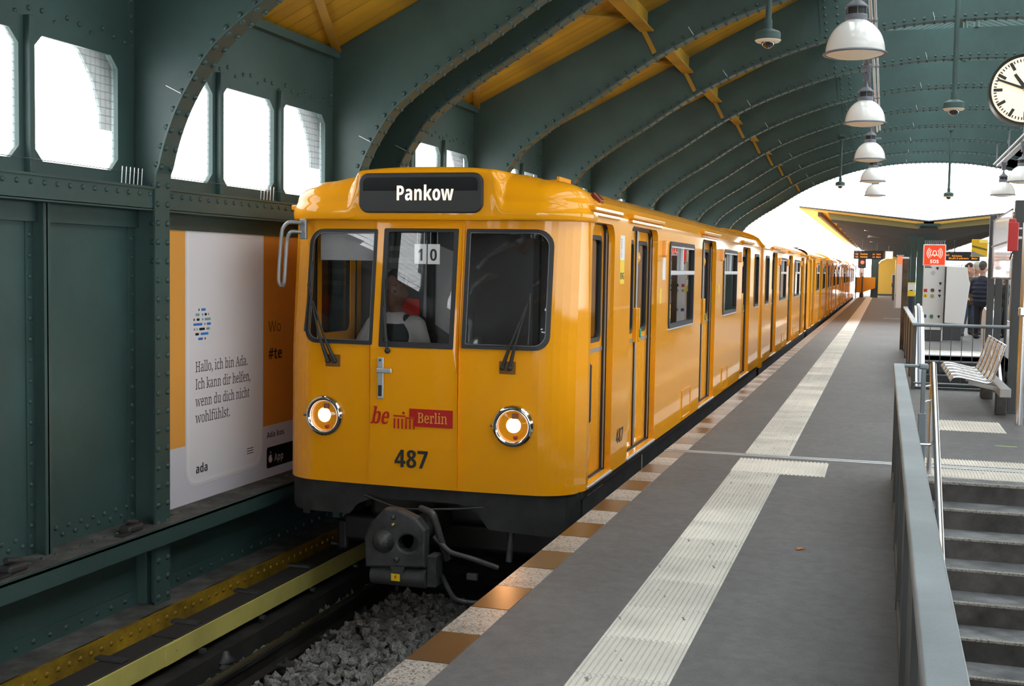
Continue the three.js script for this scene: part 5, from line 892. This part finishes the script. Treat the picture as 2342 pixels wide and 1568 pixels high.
// ---------- canopy beyond the hall ----------
{
  const c = struct('canopy'), z0 = -40, z1 = -96, yC = 3.12, xc = 1.25, half = 3.95, k = 0.125;
  const y = (x) => yC + Math.abs(x - xc) * k;
  for (const s of [-1, 1]) {
    const g = ext([[xc + s * 0.15, yC + 0.02], [xc + s * half, y(xc + half)], [xc + s * half, y(xc + half) + 0.05], [xc + s * 0.15, yC + 0.1]], [], z0 - z1); part('roof_sheet', [T(g, 0, 0, z1)], mat([0.92, 0.6, 0.15], { roughness: 0.6 }), c);
    part('roof_top', [T(ext([[xc, yC + 0.101], [xc + s * (half + 0.02), y(xc + half) + 0.052], [xc + s * (half + 0.02), y(xc + half) + 0.09], [xc, yC + 0.14]], [], z0 - z1 + 0.1), 0, 0, z1)], m.darkPost, c);
    part('front_fascia', [ext([[xc + s * 0.3, yC - 0.12], [xc + s * 2.98, y(xc + 2.98) - 0.2], [xc + s * 3.08, y(xc + 3.08)], [xc + s * 0.2, yC + 0.02]], [], 0.06).translate(0, 0, z0 - 0.1)], mat([0.17, 0.14, 0.045], { roughness: 0.7 }), c);
    for (let i = 0; i < 11; i++) { const z = z0 - 2.2 - i * 5; part('cross_beam', [ext([[xc, yC - 0.55], [xc + s * 3.05, y(xc + 3.05) - 0.22], [xc + s * 3.05, y(xc + 3.05) - 0.02], [xc, yC - 0.02]], [], 0.14).translate(0, 0, z)], m.darkPost, c); }
    part('edge_purlin', [box(xc + s * 3.3, xc + s * 3.4, y(xc + 3.35) - 0.14, y(xc + 3.35), z1, z0 - 0.4)], m.darkPost, c);
  }
  part('valley_gutter', [rbox(xc - 0.35, xc + 0.35, yC - 0.02, yC + 0.05, z1, z0 + 0.02, 0.01)], m.paint, c);
  for (let i = 0; i < 5; i++) { const z = z0 - 2.1 - i * 10; part('column', [rbox(0.98, 1.2, 0, yC - 0.3, z - 0.14, z + 0.14, 0.01), ext([[0.98, 2.3], [1.2, 2.3], [1.6, 2.85], [0.6, 2.85]], [], 0.1).translate(0, 0, z)], m.lower, c); }
  part('column', [rbox(-0.88, -0.42, 0, 3.4, -82.3, -81.8, 0.01)], m.lower, c);
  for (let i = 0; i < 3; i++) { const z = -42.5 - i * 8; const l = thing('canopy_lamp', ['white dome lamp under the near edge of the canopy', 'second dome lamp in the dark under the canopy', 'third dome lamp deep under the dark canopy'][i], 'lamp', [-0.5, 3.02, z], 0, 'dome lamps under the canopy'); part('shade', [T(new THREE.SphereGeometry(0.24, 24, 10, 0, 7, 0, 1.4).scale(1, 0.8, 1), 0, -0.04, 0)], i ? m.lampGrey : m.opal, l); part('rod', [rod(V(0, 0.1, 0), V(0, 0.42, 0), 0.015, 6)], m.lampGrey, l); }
}
// ---------- small things ----------
{
  const spike = (label, pts) => { const o = thing('bird_spikes', label, 'bird spikes'); pts.forEach(([z, x]) => part('wire', [rod(V(x, 2.085, z), V(x + 0.005, 2.2, z - 0.005), 0.0032, 5)], m.alu, o)); part('base_strip', [box(pts[0][1] - 0.01, pts[0][1] + 0.01, 2.084, 2.09, pts[0][0] + 0.01, pts[pts.length - 1][0] - 0.01)], m.alu, o); };
  spike('row of bird spikes on the beam left of the first riveted arch', [0, 1, 2, 3, 4, 5].map((k) => [-6.63 - k * 0.043, -4.66]));
  spike('row of bird spikes on the beam under the second window', [0, 1, 2, 3, 4].map((k) => [-8.42 - k * 0.05, -4.66]));
  const wire = thing('bird_wire', 'thin tensioned bird wire along the beam below the windows', 'wire'); part('wire', [rod(V(-4.66, 2.17, -4.0), V(-4.66, 2.17, -6.9), 0.0025, 5), rod(V(-4.66, 2.17, -7.05), V(-4.66, 2.17, -9.9), 0.0025, 5)], m.darkPost, wire, { kind: 'stuff' });
  const clamp = (label, z) => { const o = thing('ledge_bracket', label, 'bracket', [-4.62, -0.152, z]); part('body', [rbox(-0.04, 0.05, 0, 0.05, -0.08, 0.08, 0.02), rod(V(0, 0.05, -0.06), V(0, 0.075, 0.06), 0.018, 8)], m.castIron, o); part('tongue', [rbox(0.0, 0.06, 0, 0.015, 0.08, 0.18, 0.005)], m.castIron, o); };
  clamp('small dark iron bracket lying on the dusty ledge by the arch foot', -6.66); clamp('small dark iron bracket on the dusty ledge at the left edge', -5.55);
  const lf = thing('leaf', 'small orange autumn leaf on the platform beside the tactile strip', 'leaf', [-0.42, 0.004, -7.03], 0.5);
  part('blade', [ext([[0, 0], [0.02, 0.012], [0.045, 0.006], [0.03, 0.02], [0.05, 0.034], [0.022, 0.03], [0.012, 0.046], [0.004, 0.024], [-0.014, 0.018]], [], 0.003).rotateX(-Math.PI / 2 + 0.1)], mat([0.5, 0.16, 0.04]), lf);
}

// ---------- side wall along the far track, seen mirrored in the train's paint ----------
{
  const w = struct('trim_1');
  for (let i = 0; i < 32; i++) part('wall_panel', [rbox(7.3, 7.36, -1.2, i < 8 ? 3.8 : 2.8, -38.3 - i * 5 - 4.97, -38.3 - i * 5, 0.01)], mat([0.42, 0.34, 0.22], { map: tDirt, roughness: 0.8 }), w);
  part('posts', Array.from({ length: 33 }, (_, i) => rbox(7.24, 7.34, -1.2, 2.6, -38.33 - i * 5, -38.23 - i * 5, 0.01)), m.darkPost, w, { kind: 'stuff' });
}

// ---------- people ----------
// a closed surface round tapered capsules [ax, ay, az, ra, bx, by, bz, rb], joined by a smooth minimum
function body(caps, k = 0.03, cell = 0.016) {
  const lo = V(9, 9, 9), hi = V(-9, -9, -9);
  for (const c of caps) for (const o of [0, 4]) { const r = c[o + 3] + 0.05; lo.min(V(c[o] - r, c[o + 1] - r, c[o + 2] - r)); hi.max(V(c[o] + r, c[o + 1] + r, c[o + 2] + r)); }
  const size = hi.clone().sub(lo), N = Math.min(84, Math.max(24, Math.ceil(Math.max(size.x, size.y, size.z) / cell)));
  const mc = new MarchingCubes(N, m.ink, false, false, 150000); mc.isolation = 0;
  const P = (i, s, l) => l + ((i - N / 2) / (N / 2) * 0.5 + 0.5) * s;
  for (let z = 0; z < N; z++) for (let y = 0; y < N; y++) for (let x = 0; x < N; x++) {
    const px = P(x, size.x, lo.x), py = P(y, size.y, lo.y), pz = P(z, size.z, lo.z); let d = 9;
    for (const c of caps) {
      const bx = c[4] - c[0], by = c[5] - c[1], bz = c[6] - c[2], qx = px - c[0], qy = py - c[1], qz = pz - c[2], l = bx * bx + by * by + bz * bz;
      const t = l ? Math.max(0, Math.min(1, (qx * bx + qy * by + qz * bz) / l)) : 0;
      const e = Math.hypot(qx - bx * t, (qy - by * t), (qz - bz * t)) - (c[3] + (c[7] - c[3]) * t);
      const h = Math.max(0, Math.min(1, 0.5 + 0.5 * (d - e) / k)); d = d * (1 - h) + e * h - k * h * (1 - h);
    }
    mc.field[x + y * N + z * N * N] = -d;
  }
  mc.update();
  const n = mc.count, g = new THREE.BufferGeometry(), pos = mc.positionArray.slice(0, n * 3), nor = mc.normalArray.slice(0, n * 3);
  for (let i = 0; i < n; i++) for (let a = 0; a < 3; a++) pos[i * 3 + a] = lo.getComponent(a) + (pos[i * 3 + a] * 0.5 + 0.5) * size.getComponent(a);
  g.setAttribute('position', new THREE.BufferAttribute(pos, 3)); g.setAttribute('normal', new THREE.BufferAttribute(nor, 3));
  g.computeVertexNormals();
  return g;
}
const skinLight = mat([0.5, 0.28, 0.2], { roughness: 0.55 });
function person(label, pos, turn, c, skin = skinLight) {
  const o = thing('person', label, 'person', pos, turn);
  const H = 1.62, hx = c.headTurn ?? 0, S = (dx, dz) => [dx * Math.cos(hx) + dz * Math.sin(hx), dz * Math.cos(hx) - dx * Math.sin(hx)];
  const hd = (x, y, z, r, x2, y2, z2, r2) => { const a = S(x, z), b = S(x2, z2); return [a[0], y, a[1], r, b[0], y2, b[1], r2]; };
  const arm = c.arms ?? [[-0.24, 1.16, 0.02, -0.18, 1.0, 0.2], [0.24, 1.16, 0.02, 0.18, 1.0, 0.2]];
  const fingers = (w, e, s) => { const d = V(w[0] - e[0], w[1] - e[1], w[2] - e[2]).normalize(), q = V(0, 1, 0).cross(d).normalize(), out = [[w[0], w[1], w[2], 0.028, w[0] + d.x * 0.07, w[1] + d.y * 0.07, w[2] + d.z * 0.07, 0.03]]; for (let k = 0; k < 4; k++) { const u = (k - 1.5) * 0.019, L = [0.07, 0.085, 0.08, 0.06][k], ax = w[0] + d.x * 0.085 + q.x * u, ay = w[1] + d.y * 0.085 + q.y * u, az = w[2] + d.z * 0.085 + q.z * u; out.push([ax, ay, az, 0.0095, ax + d.x * L, ay + d.y * L - 0.02, az + d.z * L, 0.008]); } out.push([w[0] + d.x * 0.02 + q.x * 0.03 * s, w[1] + d.y * 0.02, w[2] + d.z * 0.02 + q.z * 0.03 * s, 0.011, w[0] + d.x * 0.075 + q.x * 0.055 * s, w[1] + d.y * 0.075 + 0.01, w[2] + d.z * 0.075 + q.z * 0.055 * s, 0.009]); return out; };
  const head = [hd(0, 1.56, -0.005, 0.09, 0, 1.66, -0.005, 0.092), hd(0, 1.5, 0.035, 0.055, 0, 1.53, 0.05, 0.058), hd(0, 1.585, 0.083, 0.012, 0, 1.555, 0.108, 0.017), hd(-0.085, 1.59, -0.005, 0.014, -0.093, 1.56, -0.01, 0.02), hd(0.085, 1.59, -0.005, 0.014, 0.093, 1.56, -0.01, 0.02), hd(-0.035, 1.612, 0.07, 0.016, 0.035, 1.612, 0.07, 0.022), hd(-0.02, 1.508, 0.088, 0.008, 0.02, 1.508, 0.088, 0.008), hd(0, 1.47, 0.06, 0.03, 0, 1.475, 0.07, 0.03), [0, 1.34, -0.01, 0.06, 0, 1.5, 0.0, 0.055]];
  const skinCaps = [...head, [0, 0.95, 0, 0.11, 0, 1.3, 0, 0.11]];
  const jk = [[0, 0.88, 0, 0.155, 0, 1.12, -0.01, 0.165], [0, 1.12, -0.01, 0.165, 0, 1.32, -0.01, 0.12], [-0.13, 1.3, -0.01, 0.09, 0.13, 1.3, -0.01, 0.09], [-0.08, 0.9, 0, 0.13, 0.08, 0.9, 0, 0.13], [-0.09, 1.15, 0.0, 0.13, 0.09, 1.15, 0, 0.13]];
  const hands = [];
  arm.forEach((a, i) => { const s = i ? 1 : -1; skinCaps.push([s * 0.19, 1.31, -0.01, 0.05, a[0], a[1], a[2], 0.04], [a[0], a[1], a[2], 0.04, a[3], a[4], a[5], 0.028]); jk.push([s * 0.18, 1.31, -0.01, 0.08, a[0], a[1], a[2], 0.066], [a[0], a[1], a[2], 0.066, a[3] + (a[0] - a[3]) * 0.12, a[4] + (a[1] - a[4]) * 0.12, a[5] + (a[2] - a[5]) * 0.12, 0.05]); hands.push(body(fingers([a[3], a[4], a[5]], [a[0], a[1], a[2]], s), 0.008, 0.005)); });
  const leg = (s) => [[s * 0.09, 0.9, 0, 0.1, s * 0.1, 0.48, 0.01, 0.07], [s * 0.1, 0.48, 0.01, 0.07, s * 0.1 + s * (c.stance ?? 0), 0.09, -0.02, 0.055]];
  skinCaps.push(...[-1, 1].flatMap((s) => leg(s).map((q) => { const r = q.slice(); r[3] *= 0.75; r[7] *= 0.75; return r; })));
  part('body', [body(skinCaps, 0.025, 0.022), ...hands, ], skin, o);
  part('jacket', [body(jk, 0.04, 0.022), ...(c.puffer ? [0, 1, 2, 3, 4].map((k) => T(new THREE.TorusGeometry(0.165 - (k === 4 ? 0.02 : 0), 0.03, 8, 28).rotateX(Math.PI / 2).scale(1.22, 1, 0.95), 0, 0.86 + k * 0.095, -0.005)) : [])], c.jacket, o);
  part('trousers', [body([...leg(-1), ...leg(1), [-0.07, 0.9, 0, 0.11, 0.07, 0.9, 0, 0.11]], 0.03, 0.022)], c.trousers, o);
  for (const s of [-1, 1]) { const x = s * 0.1 + s * (c.stance ?? 0); part('shoe', [body([[x, 0.05, -0.05, 0.045, x + s * 0.02, 0.04, 0.13, 0.036], [x, 0.09, -0.03, 0.05, x, 0.05, 0.02, 0.045]], 0.03, 0.01).scale(1, 1, 1)], m.ink, o); }
  part('hair', [body(c.longHair ? [hd(0, 1.64, -0.03, 0.1, 0, 1.68, -0.02, 0.09), hd(-0.06, 1.66, -0.05, 0.06, -0.07, 1.4, -0.06, 0.05), hd(0.06, 1.66, -0.05, 0.06, 0.07, 1.4, -0.06, 0.05), hd(0, 1.62, -0.07, 0.07, 0, 1.42, -0.08, 0.06)] : [hd(0, 1.665, -0.025, 0.088, 0, 1.69, -0.012, 0.08), hd(0, 1.6, -0.06, 0.06, 0, 1.66, -0.05, 0.07), hd(-0.05, 1.68, 0.03, 0.04, 0.05, 1.68, 0.03, 0.04)], 0.03, 0.01)], c.hair, o);
  if (c.collar) part('hood', [body([[-0.08, 1.36, -0.04, 0.05, -0.1, 1.3, 0.09, 0.03], [0.08, 1.36, -0.04, 0.05, 0.1, 1.3, 0.09, 0.03], [-0.08, 1.37, -0.05, 0.055, 0.08, 1.37, -0.05, 0.055], ...(c.furHood ? [[-0.1, 1.45, -0.04, 0.06, 0.1, 1.45, -0.04, 0.06]] : [])], 0.03, 0.012)], c.collar, o);
  for (const s of [-1, 1]) { const q = S(s * 0.032, 0.084); part('eye', [T(new THREE.SphereGeometry(0.011, 10, 8), q[0], 1.59, q[1])], m.ink, o); }
  return o;
}
const cl = (r, g, b) => mat([r, g, b], { roughness: 0.85 });
person('man in a brown jacket with grey hood and jeans, standing behind the cabinet', [2.1, 0, -33.4], 0.25, { jacket: cl(0.13, 0.085, 0.055), trousers: cl(0.06, 0.09, 0.15), hair: cl(0.03, 0.022, 0.018), collar: cl(0.4, 0.4, 0.38), headTurn: 1.0, stance: 0.04, arms: [[-0.26, 1.12, 0, -0.16, 0.98, 0.2], [0.27, 1.1, 0.02, 0.12, 1.02, 0.22]] }).scale.setScalar(1.08);
person('man with short dark hair in a navy puffer jacket, seen from behind', [2.32, 0, -32.2], 2.5, { jacket: cl(0.018, 0.022, 0.04), trousers: cl(0.015, 0.016, 0.02), hair: cl(0.06, 0.055, 0.05), puffer: true, headTurn: 0.5, arms: [[-0.29, 1.1, 0.02, -0.15, 1.0, 0.24], [0.29, 1.1, 0.0, 0.15, 1.0, 0.24]] }).scale.setScalar(1.1);
person('person with fair hair in a pale coat, half hidden between the two men', [2.32, 0, -34.2], 2.8, { jacket: cl(0.3, 0.28, 0.25), trousers: cl(0.02, 0.02, 0.02), hair: cl(0.42, 0.4, 0.36), collar: cl(0.4, 0.36, 0.3) }).scale.setScalar(1.1);
person('person in a dark coat with a fur hood, right behind the twin posts', [2.86, 0, -33.0], -2.2, { jacket: cl(0.012, 0.012, 0.014), trousers: cl(0.015, 0.015, 0.018), hair: cl(0.1, 0.06, 0.04), longHair: true, collar: cl(0.3, 0.22, 0.15), furHood: true }).scale.setScalar(1.0);
{ // the driver, seated in the cab
  const d = person('train driver in a white shirt and dark vest seated behind the windscreen', [TX - 0.62, -0.2, TZ - 1.02], 0, { jacket: cl(0.5, 0.5, 0.5), trousers: cl(0.015, 0.015, 0.018), hair: cl(0.02, 0.015, 0.012), arms: [[-0.3, 1.08, 0.08, -0.2, 0.98, 0.34], [0.3, 1.08, 0.08, 0.2, 0.98, 0.34]] }, mat([0.16, 0.075, 0.05], { roughness: 0.6 }));
  part('vest', [body([[0, 0.92, 0.01, 0.165, 0, 1.2, 0.01, 0.165], [-0.08, 1.0, 0.02, 0.135, 0.08, 1.0, 0.02, 0.135], [-0.07, 1.2, 0.02, 0.12, -0.09, 1.33, 0, 0.075], [0.07, 1.2, 0.02, 0.12, 0.09, 1.33, 0, 0.075]], 0.03, 0.014)], cl(0.015, 0.015, 0.018), d);
  for (const c of [...d.children]) if (/trousers|shoe/.test(c.name)) d.remove(c);
  part('trousers', [body([[-0.1, 0.72, 0.02, 0.1, -0.12, 0.72, 0.42, 0.075], [0.1, 0.72, 0.02, 0.1, 0.12, 0.72, 0.42, 0.075], [-0.12, 0.72, 0.42, 0.075, -0.12, 0.26, 0.44, 0.05], [0.12, 0.72, 0.42, 0.075, 0.12, 0.26, 0.44, 0.05], [-0.06, 0.8, 0, 0.13, 0.06, 0.8, 0, 0.13]], 0.03, 0.022)], cl(0.015, 0.015, 0.018), d);
}

renderer.render(scene, camera);
